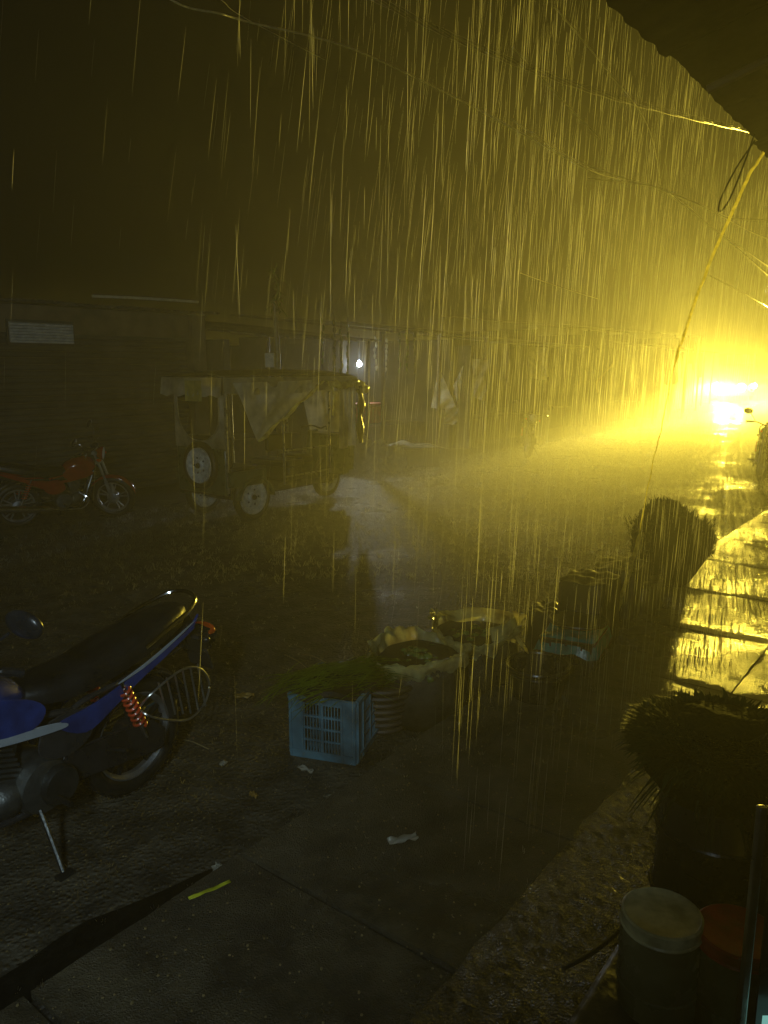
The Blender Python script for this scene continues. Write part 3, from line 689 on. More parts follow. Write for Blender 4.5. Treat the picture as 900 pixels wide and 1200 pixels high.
# bulb and its cord
bp = U(421, 426, 17.0)
bl = thing('light_bulb', 'bare white glowing bulb hanging in the far shop', 'light bulb', bp)
m = MB(); m.lathe([(.0, -.07), (.04, -.06), (.055, -.02), (.048, .02), (.025, .05), (.018, .06)], 16); m.build('glass_bulb', 'bulb', bl)
m = MB(); m.lathe([(.017, .055), (.02, .06), (.02, .10), (.005, .11)], 12); m.build('socket', 'black_plastic', bl)
m = MB(); m.tube([(0, 0, .1), (0, 0, .62)], .006, 5); m.build('cord', 'cable', bl)
ld = bpy.data.lights.new('bulb_light', 'POINT'); ld.energy = 78; ld.color = (.80, .90, 1.0); ld.shadow_soft_size = .05
lo_ = bpy.data.objects.new('bulb_light', ld); COL.objects.link(lo_); lo_.location = bp+V((-.0, -.12, -.02))

# goods of the lit shop, each its own thing
def onw(px, py, D): return U(px, py, D)
def goods_box(name, label, cat, c, d, m_, rot=AZ, bev=.02, group=None):
    t = thing(name, label, cat, V((c[0], c[1], c[2]-d[2]/2)), (0, 0, rot), group)
    m = MB(); m.box((0, 0, d[2]/2-.03), (d[0], d[1], d[2]-.06)); m.build('body', m_, t, bevel=bev)
    m = MB(); m.box((0, 0, d[2]-.025), (d[0]+.03, d[1]+.03, .05)); m.build('lid', m_, t, bevel=bev*.6)
    return t
goods_box('cool_box', 'red box on the counter of the bulb-lit shop', 'box', onw(428, 484, 16.5), (.7, .5, .42), 'red_box')
for i, (px, py, D, r) in enumerate(((425, 508, 15.8, .30), (446, 506, 15.6, .28), (462, 512, 15.5, .24))):
    p = U(px, py, D); q = V((p.x, p.y, 0)); m = MB()
    m.blob((0, 0, r*1.1), (r, r*.85, r*1.1), 18, 12, .35, 2.5, i*3); m.blob((0, 0, r*2.15), (r*.3, r*.25, r*.3), 12, 8, .5, 4, i)
    o = tag(m.build('sack', 'grey_film'), ['pale full sack left of three before the lit shop', 'pale full sack in the middle before the lit shop', 'smallest pale sack, right of three before the lit shop'][i], 'sack'); o.location = (p.x, p.y, 0)
# strings of green packets on the posts
for i, (px, py, D, n_, mm) in enumerate(((378, 412, 14.2, 7, 'green'), (392, 415, 14.2, 8, 'dark_green'), (408, 420, 14.4, 12, 'green'), (400, 425, 14.3, 10, 'green'), (468, 425, 16.0, 7, 'green'), (477, 425, 16.0, 7, 'green'), (486, 425, 16.0, 7, 'dark_green'), (440, 428, 16.5, 6, 'film'), (452, 430, 16.5, 6, 'film'))):
    p = U(px, py, D); m = MB(); m.tube([(0, 0, .75), (0, 0, -.1*n_+.3)], .006, 5)
    t = thing('packet_string', ['string of green leaves on the post, leftmost of the green strings', 'darker string of leaves second from left on the stall post', 'long green string right beside the white bulb', 'green string between the dark string and the bulb', 'green packet string right of the bulb, leftmost of three', 'green packet string right of the bulb, middle of three', 'dark packet string right of the bulb, last of three', 'pale packet string just right of the bulb', 'second pale packet string right of the bulb'][i], 'packets', (p.x, p.y, p.z), (0, 0, AZ+random.random()))
    m.build('string', 'cable', t)
    for k in range(n_):
        m = MB(); m.blob((random.uniform(-.02, .02), random.uniform(-.02, .02), .55-.12*k), (.055, .02, .06), 8, 6, .4, 5, k); m.build('packet', mm, t)
# table with wet white sheet
tb = thing('table', 'low dark table under a wet white plastic sheet across the road', 'table', V((*G(483, 548)[:2], 0)), (0, 0, AZ+rad(-38)))
m = MB(); m.box((0, .35, .40), (1.25, .8, .05)); m.build('tabletop', 'wood', tb, bevel=.01)
m = MB(); m.box((0, -.03, .19), (1.2, .03, .36)); m.build('front_board', 'wood', tb, bevel=.005)
for x_ in (-.55, .55):
    for y_ in (.02, .68):
        m = MB(); m.box((x_, y_, .19), (.06, .06, .37)); m.build('leg', 'wood', tb)
m = MB(); m.grid(lambda u, v: V((-.70+1.42*u, -.06+.86*v, .435+.12*math.exp(-((u-.42)**2*60+(v-.5)**2*9))+.02*mnoise.noise(V((u*6, v*6, 0)))-.04*abs(2*u-1)**6)), 40, 20)
o = m.build('plastic_sheet', 'film', smooth=80); tag(o, 'wet white plastic sheet lying on the low table across the road', 'sheet'); o.location = tb.location; o.rotation_euler = tb.rotation_euler
# pale triangular sheets hanging at the stall
for i, (pts, D, mm, lb) in enumerate((
    ([(543, 428), (537, 478), (531, 452)], 18, 'film', 'bright pale triangle of film hanging at the stall front'),
    ([(514, 430), (505, 478), (536, 480)], 18.3, 'film', 'larger dull film triangle hanging left of the bright one'),
    ([(522, 478), (537, 478), (536, 498), (520, 496)], 17.9, 'film', 'crumpled film bunch hanging below the film triangles'),
    ([(553, 420), (572, 422), (568, 470), (556, 466)], 18.5, 'grey_film', 'grey film strip hanging right of the bright triangle'))):
    P_ = [U(x, y, D) for x, y in pts]
    if len(P_) == 3: P_.append(P_[2].lerp(P_[0], .2))
    m = MB(); m.grid(lambda u, v: P_[0].lerp(P_[1], u).lerp(P_[3].lerp(P_[2], u), v)+V((0, .05*math.sin(u*9+v*11), 0)), 14, 14)
    tag(m.build('hanging_film', mm, smooth=80), lb, 'plastic sheet')

# utility pole with meter box behind the rickshaw
pp = U(325, 420, 13.2)
up = thing('utility_pole', 'thin pole with a small meter box and creeper behind the rickshaw', 'pole', (pp.x, pp.y, 0))
m = MB(); m.tube([(0, 0, 0), (0.0, 0, 2.4), (-.03, 0, 3.2)], [.055, .05, .035], 10); m.build('pole', 'bamboo', up)
m = MB(); m.box((-.12, -.06, 2.22), (.16, .1, .24)); m.build('meter_box', 'slat', up, bevel=.01)
m = MB(); rr = random.Random(3)
for i in range(70):
    a = rr.uniform(0, 6.28); z = rr.uniform(3.0, 3.75); m.blade((rr.uniform(-.08, .1), rr.uniform(-.05, .05), z), (math.cos(a), math.sin(a), rr.uniform(-.6, .5)), rr.uniform(.08, .2), .03, .5)
m.tube(smooth_path([(-.03, 0, 3.2), (.05, 0, 3.4), (-.02, 0, 3.6), (.03, 0, 3.8)]), .01, 5)
m.build('creeper', 'green', up)
# bent bright stick, far pole and rails
m = MB(); m.tube(smooth_path([G(706, 497), U(703, 470, 25), U(699, 450, 25), U(706, 440, 25), U(718, 427, 25)], 4), .028, 6); tag(m.build('bent_stick', 'bamboo'), 'bent pale stick standing at the far roadside', 'stick')
m = MB(); q = G(783, 476); m.tube([q, q+V((0.1, 0, 1.2)), q+V((.15, 0, 2.6))], [.09, .08, .05], 8); tag(m.build('wooden_post', 'wood'), 'faint upright post in the glow near the rope end', 'post')
m = MB(); q = G(742, 486); m.tube([q, q+V((0, 0, 2.9))], .05, 8); tag(m.build('wooden_post', 'wood'), 'faint thin post between the bent stick and the glowing truck', 'post')

# ================================================================== KERB GOODS
def slatted_crate(name, label, loc, rz, d, m_, rows=3, cols=2, group=None):
    L_, W_, H_ = d; t = thing(name, label, 'crate', loc, (0, 0, rz), group)
    th = .012
    def face(width, M_, nm='side_panel'):
        b = MB(M_)
        mg_ = width*.20; zt = H_*.12
        b.box((-width/2+mg_/2, 0, H_/2), (mg_, th, H_)); b.box((width/2-mg_/2, 0, H_/2), (mg_, th, H_))
        b.box((0, 0, H_-zt/2), (width-2*mg_, th, zt)); b.box((0, 0, zt/2), (width-2*mg_, th, zt))
        iw = width-2*mg_; ih = H_-2*zt
        for c in range(1, cols): b.box((-iw/2+iw*c/cols, -.003, H_/2), (.016, th, ih))
        for r in range(1, rows+1): b.box((0, -.002, zt+ih*r/(rows+1)), (iw, th-.003, .012))
        n_ = int(iw/.017)
        for k in range(n_): b.box((-iw/2+iw*(k+.5)/n_, .001, H_/2), (.0055, th*.6, ih))
        b.box((0, -.009, H_-.012), (width+.01, .012, .02)); b.box((0, -.009, zt), (width, .01, .012))
        for x in (-width/2+.008, width/2-.008, -width/2+mg_, width/2-mg_): b.box((x, -.008, H_/2), (.012, .01, H_*.94))
        return b.build(nm, m_, t, smooth=0)
    face(W_, Matrix.Translation((-L_/2, 0, 0)) @ Matrix.Rotation(rad(-90), 4, 'Z'))
    face(W_, Matrix.Translation((L_/2, 0, 0)) @ Matrix.Rotation(rad(90), 4, 'Z'))
    face(L_-.02, Matrix.Translation((0, -W_/2, 0))); face(L_-.02, Matrix.Translation((0, W_/2, 0)) @ Matrix.Rotation(math.pi, 4, 'Z'))
    b = MB(); b.box((0, 0, .012), (L_-.03, W_-.03, .014)); b.build('bottom', m_, t)
    return t
c = R(3.10, -2.70); CH = .36
slatted_crate('plastic_crate', 'blue slatted crate heaped with green stalks, nearest at the kerb', c+V((0, 0, .003)), AZ+rad(20), (.46, .38, CH), 'blue_crate')
m = MB(); rr = random.Random(5)
for i in range(520):
    x = rr.uniform(-.25, .2); y = rr.gauss(0, .085); z = CH+.015+.09*math.exp(-(y/.12)**2)*rr.random()
    a = rr.gauss(0, .35)+(math.pi if rr.random() < .3 else 0)
    m.blade((x, y, z), (math.cos(a), math.sin(a), rr.uniform(-.05, .25)), rr.uniform(.12, .30), rr.uniform(.006, .016), .25)
o = m.build('green_stalks', 'yellow_green'); tag(o, 'loose heap of green stalks filling the blue crate', 'vegetables'); o.location = c; o.rotation_euler = (0, 0, AZ-rad(25))
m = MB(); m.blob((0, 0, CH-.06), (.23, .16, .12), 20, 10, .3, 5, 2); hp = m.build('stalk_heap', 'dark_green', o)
m = MB(); m.lathe([(.20, CH-.03), (.225, CH), (.21, CH+.02)], 30, wob=lambda r, z, an, i: ((r*(1+.28*abs(math.cos(an))**3)), z+.02*math.sin(an*5))); m.build('black_liner', 'tarp_dark', o)

def sack(name, label, loc, r, h, seed, fill='veg', rimm='sack_pale', bodym='sack', fold=.03):
    t = thing(name, label, 'sack', loc)
    prof = [(.02, 0), (r*.80, .01), (r*.98, h*.18), (r*1.04, h*.5), (r*.98, h*.8), (r*.95, h*.95)]
    def wob(rr_, z, an, i):
        k = 1+.06*math.sin(an*3+seed)+.03*math.sin(an*7+seed*2+z*9); return rr_*k, z
    b = MB(); b.lathe(prof, 44, wob=wob); b.build('body', bodym, t, smooth=80)
    # rolled open rim
    def rw(rr_, z, an, i):
        k = 1+.06*math.sin(an*3+seed)+.09*mnoise.noise(V((math.cos(an)*4, math.sin(an)*4, seed+i*.6)))+.07*mnoise.noise(V((math.cos(an)*12, math.sin(an)*12, seed+i*.9)))
        return rr_*k, z+fold*math.sin(an*2+seed)+.018*mnoise.noise(V((math.cos(an)*7, math.sin(an)*7, seed*2+i*.5)))+.008*math.sin(an*17)
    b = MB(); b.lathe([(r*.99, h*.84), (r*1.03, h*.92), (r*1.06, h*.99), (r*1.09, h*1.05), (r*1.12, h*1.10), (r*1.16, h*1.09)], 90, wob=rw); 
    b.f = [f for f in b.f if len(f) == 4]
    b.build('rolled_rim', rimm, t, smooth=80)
    rr = random.Random(seed)
    b = MB(); n = 0
    while n < 70:
        x, y = rr.uniform(-r, r)*.82, rr.uniform(-r, r)*.82
        if x*x+y*y > (r*.8)**2: continue
        s_ = rr.uniform(.028, .045); b.blob((x, y, h*.78+.05*(1-(x*x+y*y)/r/r)+rr.uniform(-.02, .02)), (s_, s_*rr.uniform(.7, 1.3), s_*.8), 10, 7, .25, 3, n); n += 1
    b.blob((0, 0, h*.70), (r*.84, r*.84, .05), 20, 6)
    tag(b.build('vegetables', fill, t, smooth=80), kind='stuff')
    return t
q = G(492, 768, .40); sack('open_sack', 'open sack of green vegetables, rim rolled, right behind the blue crate', V((q.x, q.y, 0)), .265, .42, 3)
q = G(556, 740, .40); sk2 = sack('open_sack', 'sack with bright folded pale rim, second behind the blue crate', V((q.x, q.y, 0)), .27, .42, 8, fold=.05)
m = MB()
def fold2(u, v):
    a = rad(-75+230*u); r_ = .27*(1.04-.34*v*(1+.3*math.sin(u*9)))
    return V((r_*math.cos(a)*1.05, r_*math.sin(a), .43+.06*math.sin(math.pi*v)+.03*mnoise.noise(V((u*5, v*4, 1)))+.03*math.sin(u*7)*v))
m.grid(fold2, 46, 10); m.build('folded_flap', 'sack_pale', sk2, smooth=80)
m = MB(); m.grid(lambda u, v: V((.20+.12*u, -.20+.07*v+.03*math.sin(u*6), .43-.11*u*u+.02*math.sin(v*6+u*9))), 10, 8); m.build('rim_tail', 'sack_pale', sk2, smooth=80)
# dark ribbed basket between crate and sack
q = G(447, 795, .3); bk = thing('cane_basket', 'small dark ribbed basket between blue crate and first sack', 'basket', V((q.x, q.y, 0)))
for i in range(7):
    m = MB(); m.torus((0, 0, .03+i*.045), .14+.012*i, .016, 30, 7, 'Z'); m.build('cane_ring', 'wood', bk)
m = MB(); m.lathe([(.0, .02), (.13, .02), (.20, .30)], 30); m.f = [f for f in m.f if len(f) == 4]; m.build('lining', 'tarp_dark', bk)
# round tub on the pavement
def tub(name, label, loc, r, h, mm, cat='tub'):
    t = thing(name, label, cat, loc)
    b = MB(); b.lathe([(.0, .0), (r*.78, .0), (r*.97, h*.95), (r*1.06, h*.96), (r*1.07, h), (r*.95, h), (r*.75, .012), (.0, .012)], 36); b.build('bowl', mm, t)
    b = MB(); b.torus((0, 0, h*.8), r*.97, .008, 36, 6, 'Z'); b.build('rib', mm, t); b = MB(); b.torus((0, 0, h), r*1.05, .011, 40, 8, 'Z'); b.build('rolled_edge', mm, t)
    return t
q = G(630, 783, .30); tub('round_tub', 'round black tub with rolled edge in front of the teal sheet', V((q.x, q.y, .125)), .185, .20, 'black_plastic')
q = G(602, 778, .14)
m = MB(); m.torus((0, 0, .02), .06, .012, 26, 7, 'Z'); o = m.build('rope_coil', 'rope'); tag(o, 'small coil of wet rope left of the black tub', 'rope'); o.location = (q.x, q.y, .125)
# second tub with teal plastic over a crate
q = G(672, 775, .12); t = slatted_crate('plastic_crate', 'dark crate under the teal plastic sheet', V((q.x, q.y, .125)), AZ+rad(10), (.46, .34, .22), 'dark_crate')
m = MB()
def teal(u, v):
    x = -.26+.52*u; y = -.21+.42*v; e = max(abs(2*u-1), abs(2*v-1))
    return V((x, y, .24+.03*mnoise.noise(V((u*4, v*4, 2)))-(.11*max(0, e-.82)/.18)))
m.grid(teal, 24, 20); o = m.build('teal_sheet', 'teal_plastic', smooth=80); tag(o, 'shiny teal plastic sheet draped over a low crate by the tub', 'sheet'); o.location = (q.x, q.y, .125); o.rotation_euler = (0, 0, AZ+rad(10))
m = MB(); m.torus((0, 0, .27), .19, .012, 34, 8, 'Z'); m.lathe([(0, .245), (.17, .25), (.19, .27)], 34)
o = m.build('tray', 'dark_crate'); tag(o, 'flat dark round tray lying on the teal sheet', 'tray'); o.location = (q.x+.03, q.y+.04, .135)

# dark boxes
def sheeted_box(label, loc, d, rz, seed):
    t = thing('covered_box', label, 'box', loc, (0, 0, rz)); L_, W_, H_ = d
    b = MB(); b.box((0, 0, H_/2), (L_*.94, W_*.94, H_*.98)); b.build('box', 'wood', t, bevel=.02)
    def f(u, v):
        x = 2*u-1; y = 2*v-1; p = 5.0; k = max(abs(x), abs(y)); rr_ = (abs(x)**p+abs(y)**p)**(1/p) or 1e-6
        kk = k/rr_ if k > 0 else 1; x2 = x*min(1, 1/.55)*1; y2 = y
        tt = min(1, k/.55); xx = x/k*tt if k > 1e-6 else 0; yy = y/k*tt if k > 1e-6 else 0
        down = max(0, (k-.55)/.45)
        n_ = mnoise.noise(V((xx*2+seed, yy*2, down*2)))
        bulge = 1+.04*n_+.05*down
        return V((xx*L_/2*bulge*kk, yy*W_/2*bulge*kk, H_+.01+.02*n_-down*H_*.92+.015*(1-tt)*n_))
    b = MB(); b.grid(f, 40, 40); b.build('cover_sheet', 'tarp_dark', t, smooth=70); return t
q = G(688, 752, .12); sheeted_box('tall sheet-covered box standing left of the rope foot', V((q.x, q.y, .1)), (.42, .34, .50), AZ, 1)
q = G(642, 765, .0); sheeted_box('low sheet-covered box left of the tall covered one', V((q.x, q.y, 0)), (.30, .26, .34), AZ, 4)
q = G(726, 722, .12); sheeted_box('sheet-covered box between the tall box and the leaf bundle', V((q.x+.05, q.y+.2, .08)), (.50, .36, .42), AZ+rad(6), 7)
q = G(752, 716, .12); sheeted_box('lowest sheet-covered box against the leaf bundle', V((q.x+.0, q.y+.15, .08)), (.44, .34, .26), AZ, 9)

# big leaf bundle standing in a sack
q = G(775, 694, .0)
lb = thing('leaf_bundle', 'big fan-shaped bundle of cut leaves standing at the kerb, far end', 'leaf bundle', V((q.x, q.y, 0)), (0, 0, 0))
prof = []
secs = []
out2 = [(-.16, .0), (-.30, .38), (-.29, .62), (-.22, .78), (-.10, .90), (.06, .89), (.20, .78), (.36, .68), (.47, .56), (.44, .40), (.30, .20), (.16, .02)]
for k in range(9):
    t_ = k/8; sc = .18+.82*math.sin(math.pi*(.08+.84*t_))
    secs.append([V((.03+(x-.03)*sc, -.24+.48*t_+.02*mnoise.noise(V((x*6, z*6, k))), .38+(z-.38)*(sc if z > .38 else 1)*(1+.03*mnoise.noise(V((x*9, z*9, k+5)))))) for x, z in out2])
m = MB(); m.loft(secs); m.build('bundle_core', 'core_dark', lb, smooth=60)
m = MB(); rr = random.Random(8)
for i in range(1500):
    k = rr.random()*(len(out2)-4)+1; j = int(k); f_ = k-j; x = out2[j][0]*(1-f_)+out2[j+1][0]*f_; z = out2[j][1]*(1-f_)+out2[j+1][1]*f_
    y = rr.uniform(-.22, .22); sc = .55+.45*math.sqrt(max(0, 1-(y/.25)**2)); x = .03+(x-.03)*sc*.95; z = .38+(z-.38)*sc*.95
    d = V((x*.9+rr.gauss(0, .25), y*.9+rr.gauss(0, .3), (z-.2)+rr.gauss(0, .2)))
    m.blade((x, y, z), d, rr.uniform(.02, .055) if rr.random() < .93 else .09, rr.uniform(.012, .03), .15)
for i in range(46):
    x = rr.uniform(-.26, .40); z = .80-.9*abs(x-.0)**1.6; m.blade((x*.9, rr.uniform(-.15, .15), z), (x*.8+rr.gauss(0, .3), rr.gauss(0, .2), 1), rr.uniform(.09, .17), rr.uniform(.02, .04), .25, 4)
for i in range(500):
    an = rr.uniform(0, 6.28); z = rr.uniform(.05, .7); x = .03+math.cos(an)*(.17+.35*z); y = math.sin(an)*(.12+.14*z)
    m.blade((x, y, z), (math.cos(an)*.6, math.sin(an)*.6, 1), rr.uniform(.04, .09), .02, .05)
tag(m.build('leaves', 'dark_green', lb), kind='stuff')

# ================================================================== NEAR RIGHT: basket, table, jars, case
q = U(838, 880, 2.3)
dr = thing('black_drum', 'black drum on the plinth carrying the spiky green basket', 'drum', V((q.x+.03, q.y+.02, .29)))
m = MB(); m.lathe([(0, 0), (.17, 0), (.175, .03), (.17, .2), (.18, .22), (.17, .24), (.17, .42), (.18, .44), (.17, .46), (.165, .56), (.0, .56)], 32); m.build('drum_shell', 'black_plastic', dr)
for z in (.22, .44):
    m = MB(); m.torus((0, 0, z), .176, .008, 32, 6, 'Z'); m.build('drum_hoop', 'black_plastic', dr)
bs = thing('greens_basket', 'broad basket of spiky green leaves in the right foreground', 'basket', V((q.x, q.y, .85)))
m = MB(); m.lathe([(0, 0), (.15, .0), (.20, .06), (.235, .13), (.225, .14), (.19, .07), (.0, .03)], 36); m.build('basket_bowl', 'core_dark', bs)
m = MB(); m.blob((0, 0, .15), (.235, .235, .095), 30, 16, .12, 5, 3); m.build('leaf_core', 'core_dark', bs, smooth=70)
m = MB(); rr = random.Random(21)
for i in range(4200):
    an = rr.uniform(0, 6.283); el = rr.uniform(-.55, .95); ce = math.cos(el)
    p = V((math.cos(an)*ce*.222, math.sin(an)*ce*.222, .15+math.sin(el)*.09))
    d = V((math.cos(an+rr.gauss(0, .35))*ce, math.sin(an+rr.gauss(0, .35))*ce, math.sin(el)*.7+rr.uniform(-.1, .45)))
    m.blade(p, d, (rr.uniform(.03, .065) if el > -.15 else rr.uniform(.01, .03)) if el < .5 else rr.uniform(.012, .035), rr.uniform(.012, .026), .1, 2)
tag(m.build('leaves', 'dark_green', bs), kind='stuff')
m = MB(); rr = random.Random(4)
for i in range(420):
    an = rr.uniform(0, 6.283); el = rr.uniform(-.3, .8); p = V((math.cos(an)*.215*math.cos(el), math.sin(an)*.215*math.cos(el), .15+.085*math.sin(el))); m.blade(p, (math.cos(an+rr.gauss(0, .5)), math.sin(an+rr.gauss(0, .5)), rr.uniform(-.2, .6)), rr.uniform(.05, .10), rr.uniform(.008, .022), rr.uniform(.1, .6), 3)
for i in range(60):
    an = rr.uniform(0, 6.283); p = V((math.cos(an)*.19, math.sin(an)*.19, .08-rr.random()*.08))
    m.blade(p, (math.cos(an), math.sin(an), -.8), rr.uniform(.06, .13), .008, .3)
tag(m.build('drooping_leaves', 'dark_green', bs), kind='stuff')

tbl = thing('side_table', 'dark wet table under the jars at lower right', 'table', rot=(0, 0, AZ))
m = MB()
def tt(u, v):
    x = .55+1.25*u; y = -.35+.90*v
    return V((x, y, .72+.004*mnoise.noise(V((x*9, y*9, 0)))+.002*mnoise.noise(V((x*40, y*40, 0)))))
m.grid(tt, 60, 45); m.build('tabletop', 'tarp_dark', tbl, solid=.02)
for x_ in (.62, 1.72):
    for y_ in (-.28, .48):
        m = MB(); m.box((x_, y_, .495), (.05, .05, .43)); m.build('leg', 'wood', tbl)
m = MB(); m.box((1.17, .515, .63), (1.15, .02, .14)); m.build('apron', 'wood', tbl)
def jar(label, p, r, h, lidm, z=.725):
    t = thing('jar', label, 'jar', V((p.x, p.y, z)))
    b = MB(); b.lathe([(.0, 0), (r*.90, .0), (r, .015), (r*1.02, h*.55), (r*1.0, h*.80), (r*.94, h*.87), (r*.88, h*.89)], 40); b.build('body', 'jar', t, smooth=60)
    b = MB(); b.lathe([(r*.95, h*.86), (r*1.0, h*.87), (r*1.01, h*.985), (r*.95, h*1.0), (r*.90, h*.988), (r*.3, h*.985), (0, h*.985)], 44); b.build('lid', lidm, t, smooth=40)
    b = MB(); b.torus((0, 0, h*.87), r*.99, .004, 44, 6, 'Z'); b.build('lid_ring', lidm, t)
    b = MB(); b.torus((0, 0, h*.30), r*1.012, .003, 44, 6, 'Z'); b.build('body_rib', 'jar', t)
    return t
jar('cloudy jar with pale round lid on the dark table', G(776, 1068, .955), .083, .23, 'jar_lid')
jar('cloudy jar with red lid, partly behind the metal edge', G(866, 1090, .94), .085, .215, 'red_lid')
# black cable lying on the plinth
m = MB(); m.tube(smooth_path([G(815, 965, .31), G(800, 998, .31), G(775, 1035, .31), G(738, 1078, .31), G(700, 1112, .31), G(660, 1135, .31)], 6), .008, 7); tag(m.build('cable', 'cable'), 'black cable curving over the gravelly plinth to the table', 'cable')
# display case with aluminium edge and a self-glowing panel in place of tube light
dc = thing('display_case', 'glass display case with aluminium edge at the lower right corner', 'display case', G(893, 945, 1.30)+V((0, 0, -1.30)))
hh = 1.30
for (x_, y_) in ((0, 0), (.6, 0), (0, -.5), (.6, -.5)):
    m = MB(); m.box((x_, y_, .3+(hh-.3)/2), (.016, .016, hh-.3)); m.build('corner_post', 'steel', dc, bevel=.003)
m = MB(); m.box((.3, 0, hh-.008), (.58, .014, .014)); m.build('top_rail', 'steel', dc)
m = MB(); m.box((.3, .0, .32), (.58, .012, .04)); m.build('bottom_rail', 'steel', dc)
m = MB(); m.box((.31, -.25, .60), (.56, .46, .012)); m.build('shelf', 'steel', dc)
m = MB(); m.box((.31, -.004, .80), (.57, .006, .94)); m.build('back_pane', 'black_plastic', dc)
m = MB(); m.box((.31, -.03, .74), (.56, .02, .26)); m.build('glow_panel', 'cyan_glow', dc)
m = MB(); m.box((.31, -.25, hh-.02), (.57, .46, .006)); m.build('top_pane', 'glass', dc)

# tube lamp of the near shop, up behind the camera
tl = thing('tube_lamp', 'lit tube lamp on the front of the near shop', 'lamp', R(-1.2, .2, 2.9), (0, 0, AZ))
m = MB(); m.tube([(0, -.5, 0), (0, .5, 0)], .014, 10); m.build('tube', 'tube', tl)
m = MB(); m.box((-.03, 0, .03), (.05, 1.1, .04)); m.build('fitting', 'white_paint', tl)
ld = bpy.data.lights.new('tube_light', 'AREA'); ld.shape = 'RECTANGLE'; ld.size = 1.0; ld.size_y = .04; ld.energy = 25; ld.spread = rad(95); ld.color = (.72, .93, 1.0)
lo_ = bpy.data.objects.new('tube_light', ld); COL.objects.link(lo_); lo_.location = R(-1.17, .2, 2.87)
lo_.rotation_euler = (R(5.5, -9.5, 1.0)-lo_.location).to_track_quat('-Z', 'X').to_euler()

# ================================================================== LITTER
def flat(name, label, cat, px, py, pts, mm, z=.02, rot=0, h=.008):
    q = G(px, py, z); m = MB()
    n_ = 8
    m.grid(lambda u, v: V((pts[0]*(u-.5), pts[1]*(v-.5)*(1-.3*abs(2*u-1)), z+h*mnoise.noise(V((u*4+px, v*4, 0)))+h)), n_, n_)
    o = m.build(name, mm, smooth=80, solid=.001); o.location = (q.x, q.y, 0); o.rotation_euler = (0, 0, rot); return tag(o, label, cat)
flat('plastic_slip', 'bright yellow strip lying on the kerb edge, lower left', 'litter', 246, 1045, (.17, .022), 'yellow_slip', .125, rad(36))
m = MB(); m.blob((0, 0, .02), (.03, .028, .028), 14, 10, .9, 5, 2); o = m.build('crumpled_foil', 'film', smooth=0); q = G(256, 1020, .02); o.location = (q.x, q.y, .0); tag(o, 'crumpled pale foil ball beside the yellow strip', 'litter')
flat('packet', 'small blue packet on the pavement below the blue crate', 'litter', 374, 950, (.07, .04), 'blue_packet', .02, rad(15))
m = MB(); m.blob((0, 0, .02), (.07, .04, .035), 18, 12, 1.0, 4, 6); o = m.build('crumpled_bag', 'grey_film', smooth=0); q = G(397, 940, .02); o.location = (q.x, q.y, 0); tag(o, 'crumpled clear bag right of the blue packet', 'litter')
flat('packet', 'blue and white packet alone on the road above the blue crate', 'litter', 405, 777, (.10, .03), 'white_packet', .005, rad(-8))
flat('fallen_leaf', 'tan leaf on the road right of the blue motorcycle', 'leaf', 287, 818, (.12, .07), 'leaf_brown', .005, rad(10), .02)
flat('fallen_leaf', 'curled tan leaf below the lone road leaf', 'leaf', 297, 935, (.03, .06), 'leaf_brown', .005, rad(40), .02)
flat('wet_paper', 'torn wet paper on the pavement slab, centre bottom', 'litter', 472, 988, (.13, .05), 'film', .13, rad(20), .02)
flat('wet_paper', 'small wet scrap under the blue crate corner', 'litter', 358, 905, (.10, .03), 'film', .004, rad(-30), .02)
flat('fallen_leaf', 'small bright leaf near the motorcycle rear wheel', 'leaf', 214, 836, (.06, .03), 'leaf_brown', .005, rad(70), .02)
flat('wet_paper', 'pale scrap at the road edge left of the crate', 'litter', 262, 898, (.05, .04), 'film', .005, rad(70), .02)
for i, (a, b_) in enumerate((((332, 768), (368, 792)), ((352, 768), (385, 780)), ((200, 868), (245, 880)))):
    m = MB(); p, r_ = G(*a), G(*b_); mid_ = (p+r_)/2+V((0, 0, .03)); m.tube(smooth_path([p+V((0, 0, .01)), mid_, r_+V((0, 0, .01))]), .003, 5)
    tag(m.build('straw', 'bamboo'), ['longer straw on the road above the blue crate', 'shorter straw beside the longer one above the crate', 'curved straw behind the motorcycle rear wheel'][i], 'straw')
# small grit on slabs and road edge
m = MB(); rr = random.Random(77)
for i in range(2600):
    s = rr.uniform(.4, 9); w = rr.uniform(-2.2, -1.15) if rr.random() < .6 else rr.uniform(-3.3, -2.3)
    z = .125 if w > -KW else .0; p = R(s, w, z); r_ = rr.uniform(.002, .006)
    m.blob(p, (r_, r_*rr.uniform(.6, 1.5), r_*.7), 5, 3)
tag(m.build('grit', 'bamboo', smooth=0), 'scattered wet grit on slabs and road edge', 'grit', kind='stuff')

